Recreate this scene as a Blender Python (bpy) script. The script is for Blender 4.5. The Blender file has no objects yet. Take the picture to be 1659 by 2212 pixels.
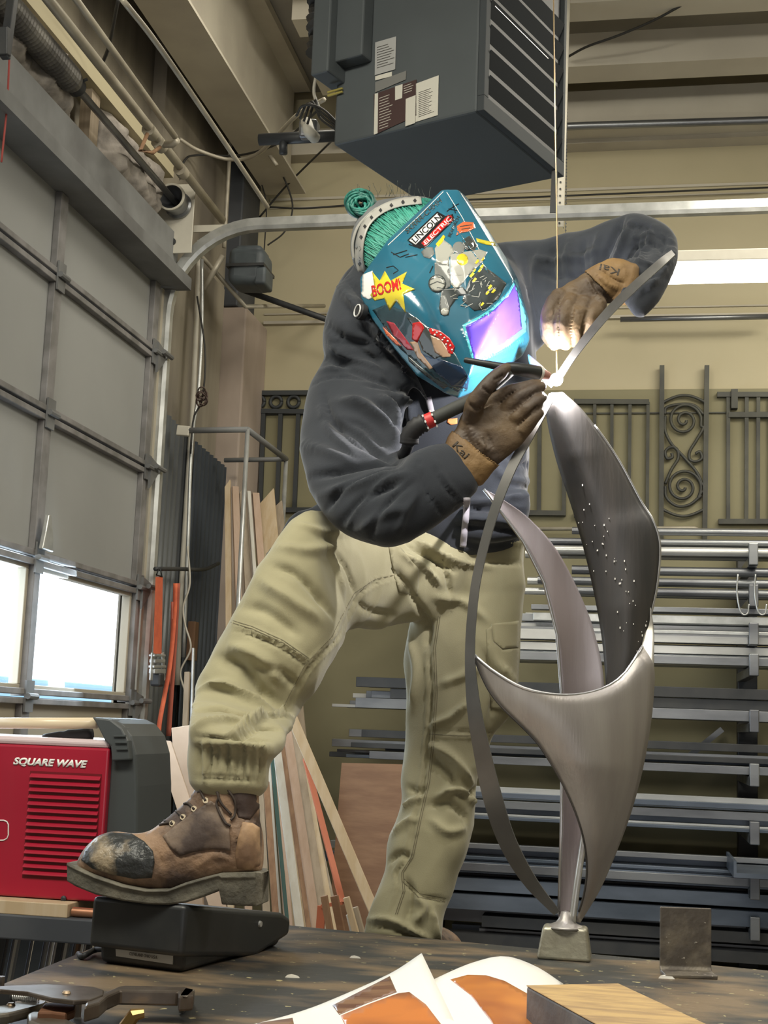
import bpy, bmesh, math, random
import numpy as np
from mathutils import Vector, Matrix, noise
from mathutils.bvhtree import BVHTree
random.seed(7)
SC = bpy.context.scene
COL = SC.collection
PI = math.pi

# ------------------------------------------------------------------ camera
YAW, PIT, ROLL, FPX = 0.185515, 0.154975, 0.037960, 2932.3
CZ = 1.31
_cy, _sy, _cp, _sp = math.cos(YAW), math.sin(YAW), math.cos(PIT), math.sin(PIT)
FW = np.array([-_sy*_cp, _cy*_cp, _sp]); RT = np.array([_cy, _sy, 0.0]); UP = np.cross(RT, FW)
_c, _s = math.cos(ROLL), math.sin(ROLL)
RT, UP = _c*RT + _s*UP, -_s*RT + _c*UP
C0 = np.array([0.0, 0.0, CZ])
cam_d = bpy.data.cameras.new('camera')
cam = bpy.data.objects.new('camera', cam_d)
COL.objects.link(cam)
mw = Matrix.Identity(4)
for i in range(3):
    mw[i][0], mw[i][1], mw[i][2], mw[i][3] = RT[i], UP[i], -FW[i], C0[i]
cam.matrix_world = mw
cam_d.sensor_fit = 'VERTICAL'; cam_d.sensor_height = 24.0
cam_d.lens = FPX/2212*24.0
cam_d.clip_start = 0.05; cam_d.clip_end = 200
SC.camera = cam

# ------------------------------------------------------------------ world, lights, exposure
SC.view_settings.view_transform = 'Standard'
SC.view_settings.look = 'None'
SC.view_settings.gamma = 1.0
SC.view_settings.use_curve_mapping = False
SC.view_settings.exposure = 0.0
W = bpy.data.worlds.new('overcast_daylight'); SC.world = W
W.use_nodes = True
_bg = W.node_tree.nodes['Background']
_bg.inputs['Color'].default_value = (0.82, 0.91, 1.0, 1)
_bg.inputs['Strength'].default_value = 3.2

def area_light(name, loc, target, sx, sy, watts, col):
    d = bpy.data.lights.new(name, 'AREA'); d.shape = 'RECTANGLE'; d.size = sx; d.size_y = sy
    d.energy = watts; d.color = col
    o = bpy.data.objects.new(name, d); COL.objects.link(o)
    o.location = loc
    o.rotation_euler = (Vector(target)-Vector(loc)).to_track_quat('-Z', 'Y').to_euler()
    return o
WARM = (1.0, 0.94, 0.80)
area_light('shop_lamp_light', (1.5, 5.4, 4.3), (1.2, 5.9, 0), 2.4, 0.5, 80, WARM)
area_light('shop_lamp_light', (0.5, 0.9, 3.9), (-0.2, 2.7, 1.1), 1.8, 0.7, 46, (1.0, 0.95, 0.82))
area_light('shop_lamp_light', (-1.3, 1.0, 3.9), (-0.7, 2.6, 1.2), 1.4, 0.6, 88, (1.0, 0.96, 0.82))
area_light('shop_lamp_light', (2.6, 3.6, 4.4), (1.2, 5.0, 0.8), 2.0, 0.5, 38, WARM)
area_light('shop_lamp_light', (-0.9, 5.2, 4.7), (-1.6, 6.0, 2.0), 1.2, 0.5, 26, WARM)
# added fill lamp low behind the camera, lifting the roof and front surfaces
area_light('added_fill_light', (0.6, -2.5, 1.0), (-0.2, 6.0, 4.6), 3.0, 1.4, 22, (0.97, 0.97, 1.0))
# daylight falling in through the door's window row
area_light('window_daylight', (-2.5, 5.0, 1.66), (0.0, 3.6, 1.2), 2.2, 0.5, 55, (0.70, 0.86, 1.0))

# ------------------------------------------------------------------ pixel -> point on a real plane
def ray(px, py):
    return (px-829.5)/FPX*RT - (py-1106)/FPX*UP + FW
def PY(px, py, Y):
    d = ray(px, py); return C0 + d*Y/d[1]
def PX(px, py, X):
    d = ray(px, py); return C0 + d*X/d[0]
def PZ(px, py, Z):
    d = ray(px, py); return C0 + d*(Z-CZ)/d[2]
def toPix(p):
    v = np.asarray(p)-C0; z = v@FW
    return 829.5+(v@RT)/z*FPX, 1106-(v@UP)/z*FPX

# ------------------------------------------------------------------ materials
def mat(name, col, rough=0.6, metal=0.0, col2=None, scale=6.0, amt=0.5, bump=0.0, bscale=None, stretch=(1,1,1),
        emit=None, estr=0.0, coat=0.0, spec=0.5, det=6.0, contrast=(0.35, 0.65), trans=0.0):
    m = bpy.data.materials.new(name); m.use_nodes = True
    nt = m.node_tree; b = nt.nodes['Principled BSDF']
    b.inputs['Base Color'].default_value = (*col, 1)
    b.inputs['Roughness'].default_value = rough
    b.inputs['Metallic'].default_value = metal
    b.inputs['Coat Weight'].default_value = coat
    b.inputs['Specular IOR Level'].default_value = spec
    b.inputs['Transmission Weight'].default_value = trans
    tc = mp = None
    if col2 is not None or bump:
        tc = nt.nodes.new('ShaderNodeTexCoord'); mp = nt.nodes.new('ShaderNodeMapping')
        mp.inputs['Scale'].default_value = stretch
        nt.links.new(tc.outputs['Object'], mp.inputs['Vector'])
    if col2 is not None:
        n = nt.nodes.new('ShaderNodeTexNoise'); n.inputs['Scale'].default_value = scale; n.inputs['Detail'].default_value = det
        nt.links.new(mp.outputs[0], n.inputs['Vector'])
        r = nt.nodes.new('ShaderNodeMapRange')
        r.inputs['From Min'].default_value = contrast[0]; r.inputs['From Max'].default_value = contrast[1]
        r.inputs['To Max'].default_value = amt*2 if amt < .5 else 1.0
        nt.links.new(n.outputs['Fac'], r.inputs['Value'])
        x = nt.nodes.new('ShaderNodeMix'); x.data_type = 'RGBA'
        x.inputs['A'].default_value = (*col, 1); x.inputs['B'].default_value = (*col2, 1)
        nt.links.new(r.outputs[0], x.inputs['Factor']); nt.links.new(x.outputs['Result'], b.inputs['Base Color'])
    if bump:
        n2 = nt.nodes.new('ShaderNodeTexNoise'); n2.inputs['Scale'].default_value = bscale or scale*5; n2.inputs['Detail'].default_value = 4
        nt.links.new(mp.outputs[0], n2.inputs['Vector'])
        bp = nt.nodes.new('ShaderNodeBump'); bp.inputs['Strength'].default_value = bump; bp.inputs['Distance'].default_value = 0.01
        nt.links.new(n2.outputs['Fac'], bp.inputs['Height']); nt.links.new(bp.outputs[0], b.inputs['Normal'])
    if emit:
        b.inputs['Emission Color'].default_value = (*emit, 1); b.inputs['Emission Strength'].default_value = estr
    return m

# ------------------------------------------------------------------ mesh builder
class MB:
    def __init__(s): s.v = []; s.f = []
    def add(s, v, f):
        n = len(s.v); s.v += [tuple(map(float, p)) for p in v]; s.f += [tuple(i+n for i in q) for q in f]; return s
    def box(s, x0, x1, y0, y1, z0, z1):
        v = [(x, y, z) for z in (z0, z1) for y in (y0, y1) for x in (x0, x1)]
        return s.add(v, [(0,2,3,1),(4,5,7,6),(0,1,5,4),(2,6,7,3),(0,4,6,2),(1,3,7,5)])
    def obox(s, c, ax, ay, az):
        c, ax, ay, az = map(np.array, (c, ax, ay, az))
        v = [c+i*ax+j*ay+k*az for k in (-1, 1) for j in (-1, 1) for i in (-1, 1)]
        return s.add(v, [(0,2,3,1),(4,5,7,6),(0,1,5,4),(2,6,7,3),(0,4,6,2),(1,3,7,5)])
    def hexa(s, bot, top):   # 4 bottom points, 4 top points
        return s.add(list(bot)+list(top), [(3,2,1,0),(4,5,6,7),(0,1,5,4),(1,2,6,5),(2,3,7,6),(3,0,4,7)])
    def bar(s, p, q, w, h=None, up=(0,0,1)):
        p, q = np.array(p, float), np.array(q, float); h = h or w
        t = (q-p); L = np.linalg.norm(t); t = t/L
        up = np.array(up, float)
        if abs(t@up) > .95: up = np.array([0., 1., 0.])
        sd = np.cross(t, up); sd /= np.linalg.norm(sd); u = np.cross(sd, t)
        return s.obox((p+q)/2, t*L/2, sd*w/2, u*h/2)
    def tube(s, pts, r, n=10, cap=True, flat=1.0, up=None):
        P = [np.array(p, float) for p in pts]; m = len(P)
        R = list(r) if hasattr(r, '__len__') else [r]*m
        T = []
        for i in range(m):
            t = P[min(i+1, m-1)]-P[max(i-1, 0)]; T.append(t/(np.linalg.norm(t)+1e-12))
        a = np.array(up, float) if up is not None else (np.array([0, 0, 1.]) if abs(T[0][2]) < .9 else np.array([1., 0, 0]))
        vs = []
        nrm = a-(a@T[0])*T[0]; nrm /= np.linalg.norm(nrm)
        for i in range(m):
            nrm = nrm-(nrm@T[i])*T[i]; nrm /= np.linalg.norm(nrm); b = np.cross(T[i], nrm)
            for k in range(n):
                th = 2*PI*k/n; vs.append(P[i]+R[i]*(math.cos(th)*nrm+flat*math.sin(th)*b))
        fs = []
        for i in range(m-1):
            for k in range(n):
                fs.append((i*n+k, i*n+(k+1) % n, (i+1)*n+(k+1) % n, (i+1)*n+k))
        if cap: fs += [tuple(range(n))[::-1], tuple(range((m-1)*n, m*n))]
        return s.add(vs, fs)
    def lathe(s, prof, c, axis=(0,0,1), n=24, cap=True):
        a = np.array(axis, float); a /= np.linalg.norm(a); c = np.array(c, float)
        e = np.array([1., 0, 0]) if abs(a[0]) < .8 else np.array([0, 1., 0])
        u = np.cross(a, e); u /= np.linalg.norm(u); w = np.cross(a, u)
        vs = [c+a*h+rr*(math.cos(2*PI*k/n)*u+math.sin(2*PI*k/n)*w) for rr, h in prof for k in range(n)]
        m = len(prof); fs = [(i*n+k, i*n+(k+1) % n, (i+1)*n+(k+1) % n, (i+1)*n+k) for i in range(m-1) for k in range(n)]
        if cap: fs += [tuple(range(n))[::-1], tuple(range((m-1)*n, m*n))]
        return s.add(vs, fs)
    def prism(s, poly, vec):
        P = [np.array(p, float) for p in poly]; v = np.array(vec, float); n = len(P)
        return s.add(P+[p+v for p in P], [tuple(range(n))[::-1], tuple(range(n, 2*n))]+[(i, (i+1) % n, n+(i+1) % n, n+i) for i in range(n)])
    def grid(s, rows, thick=None):
        n = len(rows[0]); v = [p for r in rows for p in r]
        return s.add(v, [(i*n+j, i*n+j+1, (i+1)*n+j+1, (i+1)*n+j) for i in range(len(rows)-1) for j in range(n-1)])
    def build(s, name, m=None, parent=None, smooth=False, bev=0.0, seg=2, sub=0, solid=0.0, ang=40):
        me = bpy.data.meshes.new(name); me.from_pydata(s.v, [], s.f); me.update()
        bm = bmesh.new(); bm.from_mesh(me); bmesh.ops.recalc_face_normals(bm, faces=bm.faces[:]); bm.to_mesh(me); bm.free()
        return finish(name, me, m, parent, smooth, bev, seg, sub, solid, ang)

def finish(name, me, m=None, parent=None, smooth=False, bev=0.0, seg=2, sub=0, solid=0.0, ang=40):
    o = bpy.data.objects.new(name, me); COL.objects.link(o)
    if m: me.materials.append(m)
    if parent: o.parent = parent
    if smooth: me.polygons.foreach_set('use_smooth', [True]*len(me.polygons))
    if smooth == 'auto':
        me.set_sharp_from_angle(angle=math.radians(ang))
    if solid:
        md = o.modifiers.new('thickness', 'SOLIDIFY'); md.thickness = solid; md.offset = 0
    if bev:
        md = o.modifiers.new('bevel', 'BEVEL'); md.width = bev; md.segments = seg; md.limit_method = 'ANGLE'
    if sub:
        md = o.modifiers.new('sub', 'SUBSURF'); md.levels = sub; md.render_levels = sub
    return o

def tag(o, label, cat, group=None, kind=None):
    o['label'] = label; o['category'] = cat
    if group: o['group'] = group
    if kind: o['kind'] = kind
    return o
def struct(o): o['kind'] = 'structure'; return o
def thing(name, label, cat, loc=(0,0,0), group=None):
    # the parts are modelled in world coordinates; the empty sits at the thing's base
    o = bpy.data.objects.new(name, None); COL.objects.link(o); o.empty_display_size = .05
    o['_loc'] = tuple(map(float, loc))
    return tag(o, label, cat, group)
def dup_tree(o, loc, parent=None):
    c = o.copy(); COL.objects.link(c)
    if parent: c.parent = parent
    else: c.location = loc
    for ch in list(o.children): dup_tree(ch, None, c)
    return c
def spline(pts, n=8):
    P = [np.array(p, float) for p in pts]; out = []
    for i in range(len(P)-1):
        p0 = P[i-1] if i else 2*P[0]-P[1]; p1, p2 = P[i], P[i+1]; p3 = P[i+2] if i+2 < len(P) else 2*P[-1]-P[-2]
        for k in range(n):
            t = k/n
            out.append(.5*((2*p1)+(-p0+p2)*t+(2*p0-5*p1+4*p2-p3)*t*t+(-p0+3*p1-3*p2+p3)*t**3))
    out.append(P[-1]); return out

# ------------------------------------------------------------------ the palette
M = {}
M['wall_yellow'] = mat('pale_yellow_paint', (.52, .46, .31), .75, col2=(.45, .40, .26), scale=1.5, amt=.35, bump=.05)
M['wall_olive'] = mat('olive_paint', (.27, .245, .145), .7, col2=(.22, .20, .115), scale=2, amt=.4, bump=.05)
M['wall_side'] = mat('dirty_beige_board', (.36, .32, .25), .8, col2=(.16, .14, .115), scale=3, bump=.1, stretch=(1, 1, .18))
M['pilaster'] = mat('pinkish_plaster', (.46, .38, .33), .85, col2=(.38, .31, .26), scale=4, bump=.15, stretch=(1, 1, .4))
M['deck'] = mat('roof_deck', (.44, .42, .385), .85, col2=(.34, .325, .30), scale=1.2)
M['purlin'] = mat('purlin_paint', (.60, .56, .47), .7, col2=(.52, .48, .40), scale=2)
M['beam'] = mat('beam_paint', (.55, .51, .42), .7, col2=(.45, .41, .34), scale=3)
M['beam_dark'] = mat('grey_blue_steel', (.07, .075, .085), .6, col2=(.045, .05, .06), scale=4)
M['header'] = mat('header_grey', (.21, .215, .215), .6, col2=(.12, .12, .12), scale=3)
M['door_panel'] = mat('grey_door_panel', (.33, .335, .33), .6, col2=(.29, .295, .29), scale=1.3, amt=.5)
M['door_stile'] = mat('dirty_door_stile', (.26, .25, .25), .6, col2=(.15, .145, .14), scale=9)
M['door_low'] = mat('beige_door_panel', (.42, .38, .30), .65)
M['white_steel'] = mat('white_bracket', (.62, .59, .50), .55, col2=(.5, .47, .40), scale=6)
M['galv'] = mat('galvanised_steel', (.60, .61, .60), .32, .6, col2=(.42, .43, .42), scale=12)
M['conduit'] = mat('painted_conduit', (.50, .46, .37), .45, .2, col2=(.38, .34, .27), scale=9)
M['steel'] = mat('mill_steel', (.30, .31, .32), .34, .75, col2=(.17, .175, .19), scale=7, stretch=(.3, 1, 1))
M['steel_blue'] = mat('blue_grey_steel', (.17, .20, .25), .36, .6, col2=(.09, .11, .14), scale=7, stretch=(.3, 1, 1))
M['steel_light'] = mat('bright_steel', (.66, .66, .63), .32, .6, col2=(.46, .46, .44), scale=7, stretch=(.3, 1, 1))
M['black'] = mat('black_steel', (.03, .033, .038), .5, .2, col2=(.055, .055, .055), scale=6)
M['railing'] = mat('dark_wrought_iron', (.085, .085, .07), .55, .4, col2=(.06, .06, .055), scale=8)
M['rail_dark'] = mat('charcoal_railing', (.05, .055, .06), .55, .3)
M['corr'] = mat('corrugated_zinc', (.25, .27, .28), .4, .7, col2=(.15, .16, .175), scale=2.5, stretch=(1, 1, .3))
M['corr_dark'] = mat('shadow_toned_corrugated_steel', (.085, .10, .12), .5, .5, col2=(.05, .06, .075), scale=2.5, stretch=(1, 1, .3))  # corner shadow put into the steel's colour, darker than the zinc
M['insul'] = mat('grey_insulation', (.40, .36, .32), .95, col2=(.20, .18, .16), scale=14, bump=.8, bscale=18)
M['spring'] = mat('dark_spring', (.10, .095, .09), .5, .5, col2=(.2, .19, .17), scale=8)
M['concrete'] = mat('concrete_floor', (.14, .135, .125), .7, col2=(.09, .088, .08), scale=2, bump=.1)
M['rubber'] = mat('black_rubber', (.02, .02, .022), .6)
M['wire'] = mat('wire_black', (.025, .024, .022), .6)
M['wire_w'] = mat('wire_white', (.5, .47, .40), .5)
M['orange'] = mat('orange_webbing', (.72, .16, .07), .8, col2=(.58, .12, .06), scale=20)
M['red_web'] = mat('faded_red_webbing', (.42, .11, .07), .85)
M['glow_tube'] = mat('lit_tube', (1, 1, 1), .5, emit=(1.0, .93, .78), estr=9.0)
def wood(name, a, b, st=(18, 18, .8)): return mat(name, tuple(c*.86 for c in a), .65, col2=b, scale=2.2, bump=.08, bscale=8, stretch=st, contrast=(.4, .6))
M['wood_pale'] = wood('pale_pine', (.62, .49, .33), (.48, .36, .22))
M['wood_pink'] = wood('pinkish_board', (.50, .36, .27), (.40, .28, .20))
M['wood_brown'] = wood('brown_board', (.30, .17, .09), (.19, .10, .05))
M['wood_white'] = wood('white_painted_board', (.62, .60, .54), (.48, .45, .39))
M['wood_grey'] = wood('weathered_board', (.42, .34, .25), (.30, .24, .17))
M['ply'] = wood('orange_plywood', (.27, .145, .075), (.18, .09, .045), (2, 2, 10))
M['mdf'] = mat('tan_fibreboard', (.50, .37, .27), .8, col2=(.45, .33, .24), scale=10)
M['green_dark'] = mat('dark_green_paint', (.02, .07, .06), .6)
# ================================================================== THE ROOM
YB, XL = 7.6, -2.3
ZT = 0.90
def zXL(px, py, X=XL): return PX(px, py, X)[2]
def yXL(px, py, X=XL): return PX(px, py, X)[1]
struct(MB().box(-2.9, 5.2, -4, 8.0, -0.1, 0).build('floor', M['concrete']))
struct(MB().box(-2.9, 5.2, -4, 8.0, 5.12, 5.25).build('ceiling', M['deck']))
zs = PY(1400, 843, YB)[2]
struct(MB().box(-2.9, 5.2, YB, YB+.15, zs, 5.12).build('wall_back', M['wall_yellow']))
struct(MB().box(-2.9, 5.2, YB-.02, YB+.15, 0, zs).build('wall_back', M['wall_olive']))
struct(MB().box(5.0, 5.15, -4, YB, 0, 5.12).build('wall_right', M['wall_yellow']))
struct(MB().box(-2.9, 5.2, -4.1, -4.0, 0, 5.12).build('wall_front', M['wall_yellow']))
# horizontal seams of the upper wall panels
k = 1
for y_px, h, dpt, mm in ((404, .012, .012, 'purlin'), (424, .006, .01, 'beam'), (683, .014, .02, 'purlin'), (664, .006, .01, 'beam')):
    z = PY(1400, y_px, YB)[2]
    struct(MB().box(-2.2, 4.9, YB-dpt, YB, z-h, z+h*.3).build('trim_%d' % k, M[mm])); k += 1
z = PY(1400, 893, YB)[2]
struct(MB().box(-2.2, 4.9, YB-.03, YB-.02, z-.008, z).build('trim_%d' % k, M['railing'])); k += 1
# purlins across the roof
zt = 5.10
for y_top, y_bot, Y in ((81, 140, 6.79), (205, 268, 7.30)):
    zb = PY(1229, y_bot, Y)[2]; z1 = PY(1229, y_top, Y)[2]
    struct(MB().box(-1.75, 4.9, Y, Y+.10, zb, z1+.02).box(-1.75, 4.9, Y, Y+.19, zb-.012, zb).build('trim_%d' % k, M['purlin'])); k += 1
for Y in (6.25, 5.6, 4.9, 4.2, 3.4, 2.4, 1.2, 0, -1.5):
    struct(MB().box(-1.75, 4.9, Y, Y+.10, 4.86, 5.12).box(-1.75, 4.9, Y, Y+.18, 4.845, 4.86).build('trim_%d' % k, M['purlin'])); k += 1
zb = PY(1229, 314, YB-.1)[2]
struct(MB().box(-2.2, 4.9, YB-.12, YB, zb, zb+.16).build('trim_%d' % k, M['beam'])); k += 1
tag(MB().tube([(-1.6, 7.25, PY(1229, 275, 7.25)[2]), (-.3, 7.25, PY(1229, 273, 7.25)[2]), (1.0, 7.25, PY(1500, 268, 7.25)[2]), (4.8, 7.25, PY(1500, 264, 7.25)[2])], .022, 12).build('roof_pipe', M['steel'], smooth=True),
    'dark pipe running along a roof purlin above the yellow wall', 'pipe')

# ---- left wall: opening for the sectional door from Y=1.6 to 6.1
YJ = 6.12
z_hdr_b = 3.40
z_hdr_t = zXL(335, 520, -2.2)
struct(MB().box(-2.9, XL-.22, -4, 1.6, 0, 5.12).build('wall_left', M['wall_side']))
struct(MB().box(-2.42, XL-.05, YJ, YB, 0, 5.12).build('wall_left', M['wall_side']))
struct(MB().box(-2.75, XL-.12, 1.6, YJ, z_hdr_b+.1, 5.12).build('wall_left', M['wall_side']))
# header over the door and the flashing strip along its top
struct(MB().box(XL-.1, XL+.05, 1.6, YJ+.05, z_hdr_b, z_hdr_b+.27).box(XL-.1, XL+.13, 1.6, YJ+.05, z_hdr_b-.01, z_hdr_b+.05).build('trim_%d' % k, M['header'])); k += 1
struct(MB().box(XL-.12, XL+.02, 1.6, YJ, z_hdr_b+.56, z_hdr_b+.64).build('trim_%d' % k, M['wall_yellow'])); k += 1
struct(MB().box(XL-.06, XL-.01, 5.15, 5.24, z_hdr_b+.27, z_hdr_b+.56).build('trim_%d' % k, M['wood_grey'])); k += 1

def lumpy(name, y0, y1, z0, z1, x, label, seed):
    rows = []; nz, ny = 14, 40
    for i in range(nz+1):
        r = []
        for j in range(ny+1):
            y = y0+(y1-y0)*j/ny; z = z0+(z1-z0)*i/nz
            e = min(1, 4*min(i/nz, 1-i/nz)+.15)*min(1, 6*min(j/ny, 1-j/ny)+.1)
            nn = noise.noise((y*7, z*9, seed))*.05+noise.noise((y*20, z*22, seed))*.03
            yy = y+noise.noise((z*9, seed, 1))*.05
            r.append((x+e*.09+nn*e, yy, z+noise.noise((y*6, seed, 4))*.03*(i/nz)))
        rows.append(r)
    o = MB().grid(rows).build(name, M['insul'], smooth=True, solid=.01)
    tag(o, label, 'insulation')
ya, yb = 4.1, 5.0
lumpy('insulation_batt', 4.05, 5.0, z_hdr_b+.27, z_hdr_b+.56, XL-.06, 'crumpled grey insulation batt above the door header, nearer the camera', 1)
lumpy('insulation_batt', 5.32, 6.02, z_hdr_b+.25, z_hdr_b+.56, XL-.06, 'crumpled grey insulation batt above the door header, next to the white bearing plate', 5)

# ---- the sectional overhead door
Zs = [0.0, 0.75, 1.365, 1.90, 2.475, 3.04, 3.42]
door = struct(MB().box(XL-.06, XL-.02, 1.62, YJ-.02, 0, Zs[1]).build('door_1', M['door_low']))
for a, b in ((1, 2), (3, 4), (4, 5), (5, 6)):
    mm = M['door_low'] if a == 1 else M['door_panel']
    MB().box(XL-.06, XL-.02, 1.62, YJ-.02, Zs[a]+.004, Zs[b]-.004).build('door_panel', mm, door)
for z in Zs[1:6]:
    MB().box(XL-.02, XL+.012, 1.62, YJ-.02, z-.03, z-.006).box(XL-.02, XL+.012, 1.62, YJ-.02, z+.006, z+.03).build('section_rail', M['door_stile'], door, bev=.003)
for y in (1.7, 2.8, 3.9, 4.93, 6.04):
    for a in range(0, 6):
        if a == 2: continue
        MB().box(XL-.02, XL+.008, y-.035, y+.035, Zs[a]+.03, Zs[a+1]-.03).build('stile', M['door_stile'], door, bev=.003)
    MB().box(XL-.05, XL+.012, y-.028, y+.028, Zs[2], Zs[3]).build('stile', M['door_stile'], door, bev=.003)
for y in (3.9, 4.93, 6.04):
    for z in Zs[1:6]:
        h = MB().box(XL+.012, XL+.02, y-.035, y+.035, z-.06, z+.06).tube([(XL+.03, y-.04, z), (XL+.03, y+.04, z)], .012, 8)
        if y > 6: h.prism([(XL+.02, y-.0, z-.1), (XL+.02, y+.10, z-.015), (XL+.02, y+.10, z+.03), (XL+.02, y, z+.05)], (.012, 0, 0)).tube([(XL+.05, y+.02, z+.01), (XL+.05, y+.14, z+.01)], .012, 8)
        h.build('hinge', M['header'], door, smooth='auto')
lk = MB().prism([(XL+.03, 4.88, 1.93), (XL+.03, 4.98, 1.93), (XL+.03, 4.97, 1.99), (XL+.03, 4.935, 2.07), (XL+.03, 4.915, 2.07), (XL+.03, 4.90, 2.0)], (.02, 0, 0))
lk.build('latch', M['galv'], door, bev=.004)
glass = bpy.data.materials.new('window_glass'); glass.use_nodes = True
_n = glass.node_tree; _n.nodes.remove(_n.nodes['Principled BSDF'])
_t = _n.nodes.new('ShaderNodeBsdfTransparent'); _g = _n.nodes.new('ShaderNodeBsdfGlossy'); _g.inputs['Roughness'].default_value = .05
_x = _n.nodes.new('ShaderNodeMixShader'); _x.inputs[0].default_value = .06
_n.links.new(_t.outputs[0], _x.inputs[1]); _n.links.new(_g.outputs[0], _x.inputs[2]); _n.links.new(_x.outputs[0], _n.nodes['Material Output'].inputs[0])
for i, (a, b) in enumerate(((1.73, 2.77), (2.83, 3.87), (3.93, 4.90), (4.96, 6.01))):
    w = struct(MB().box(XL-.036, XL-.034, a, b, Zs[2]+.02, Zs[3]-.02).build('window_%d' % (i+1), glass))
    fr = MB()
    for (y0, y1, z0, z1) in ((a, b, Zs[2]+.02, Zs[2]+.045), (a, b, Zs[3]-.045, Zs[3]-.02), (a, a+.022, Zs[2]+.045, Zs[3]-.045), (b-.022, b, Zs[2]+.045, Zs[3]-.045)):
        fr.box(XL-.05, XL-.01, y0, y1, z0, z1)
    fr.build('window_frame', M['door_low'], w, bev=.003)
# right jamb of the doorway
struct(MB().box(XL-.11, XL+.0, YJ, YJ+.10, 0, z_hdr_b+.3).build('trim_%d' % k, M['door_low'])); k += 1
struct(MB().box(XL-.16, XL-.05, 1.5, 1.62, 0, z_hdr_b+.3).build('trim_%d' % k, M['door_low'])); k += 1
# outside: pale ground and a parked trailer seen over the sill
struct(MB().box(-40, -2.9, -12, 30, -.3, -.12).build('ground', mat('pale_asphalt', (.55, .55, .55), .9)))
tr = thing('box_trailer', 'blue-grey parked trailer seen through the door windows', 'trailer', (-9, 14, 0))
tb = mat('trailer_blue', (.16, .30, .42), .5)
MB().box(-10.2, -7.6, 14.5, 21, .55, 1.72).build('body', tb, tr, bev=.05)
for y in (16.4, 17.5):
    MB().lathe([(.0, -.1), (.33, -.1), (.36, 0), (.33, .1), (0, .1)], (-7.7, y, .24), (1, 0, 0)).build('wheel', M['rubber'], tr, smooth='auto')

# ---- door track (vertical run, quarter bend, horizontal run toward the right)
def trackpts(x0, Y):
    P = [(x0, Y, .05)]
    zt_ = PY(700, 482, Y)[2]; R = .46
    P += [(x0, Y, zt_-R)]
    for i in range(1, 13):
        a = PI/2*i/12; P.append((x0+R-R*math.cos(a), Y, zt_-R+R*math.sin(a)))
    P += [(x0+1.5, Y, zt_+.01), (x0+4.2, Y, zt_+.02)]
    return P, zt_
TP, z_tr = trackpts(XL+.005, YJ+.06)
def channel(pts, name, mm, parent, w=.055):
    # C-shaped track: swept open profile
    prof = [(-.5, .35), (-.5, -.35), (-.2, -.5), (.5, -.5), (.5, -.3)]
    rows = []
    for i, p in enumerate(pts):
        p = np.array(p); t = np.array(pts[min(i+1, len(pts)-1)])-np.array(pts[max(i-1, 0)]); t = t/np.linalg.norm(t)
        n = np.cross(t, (0, 1, 0)); n /= np.linalg.norm(n)
        rows.append([p+n*a*w+np.array([0, b*w, 0]) for a, b in prof])
    return MB().grid(rows).build(name, mm, parent, solid=.004)
trk = thing('door_track', 'galvanised overhead door track curving from the jamb to the horizontal run', 'track', (XL, YJ, 0))
channel(TP, 'rail', M['galv'], trk)
p0 = PY(412, 487, YJ+.05)
MB().bar((p0[0], YJ+.1, p0[2]), (p0[0]+.42, YJ+.1, p0[2]+.0), .01, .035).build('brace', M['white_steel'], trk)
MB().bar((PY(1900, 520, YJ+.06)[0], YJ+.06, z_tr), (PY(1900, 520, YJ+.06)[0], YJ+.06, 4.9), .03, .004, up=(0, 1, 0)).build('hanger', M['galv'], trk)
# bearing plate, cable drum, shaft, torsion spring
pl = thing('bearing_plate', 'white perforated bearing plate beside the cable drum', 'bracket', (XL, YJ, 3.6))
a = PY(333, 400, YJ-.02); b = PY(413, 546, YJ-.02)
MB().box(a[0], b[0], YJ-.02, YJ-.012, b[2]+.0, a[2]).build('plate', M['white_steel'], pl, bev=.003)
MB().box(a[0], a[0]+.01, YJ-.08, YJ-.012, b[2]+.0, a[2]).build('flange', M['white_steel'], pl, bev=.003)
c = PY(372, 521, YJ-.03); MB().lathe([(.001, 0), (.017, 0), (.017, .006), (.001, .006)], (c[0], YJ-.028, c[2]), (0, 1, 0)).build('hole', M['black'], pl)
sh = PY(370, 426, YJ-.14); sx, sz = sh[0], sh[2]
dr = thing('cable_drum', 'round cable drum on the end of the door shaft', 'drum', (sx, YJ-.1, sz))
R = 33*YJ/FPX
MB().lathe([(R*.86, 0), (R, 0), (R, .015), (R*.9, .02), (R*.84, .05), (R*.84, .09), (R*.98, .1), (R*.98, .11), (.02, .11), (.02, .07), (R*.5, .06), (R*.8, .03), (R*.86, 0)], (sx, YJ-.14, sz), (0, 1, 0), 36, cap=False).build('drum', M['steel'], dr, smooth='auto')
MB().lathe([(R*.86, -.004), (R*1.0, -.004), (R*1.0, .004), (R*.86, .004), (R*.86, -.004)], (sx, YJ-.145, sz), (0, 1, 0), 36, cap=False).build('rim', M['white_steel'], dr, smooth='auto')
shf = MB().tube([(sx, 1.7, sz), (sx, YJ-.02, sz)], .016, 12).build('door_shaft', M['steel'], smooth=True)
tag(shf, 'dark steel torsion shaft running along the wall above the door', 'shaft')
ysp = 4.75
sp = []
turns = 90
ddp = MB(); L0, L1 = 3.0, ysp
ring = []
for i in range(161):
    y = L0+(L1-L0)*i/160; rr = .052+(.004 if i % 2 else 0); ring.append((rr, y-L0))
ring += [(.05, L1-L0+.02), (.03, L1-L0+.06), (.018, L1-L0+.07)]
spo = thing('torsion_spring', 'thick dark torsion spring wound on the door shaft', 'spring', (sx, L1, sz))
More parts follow.
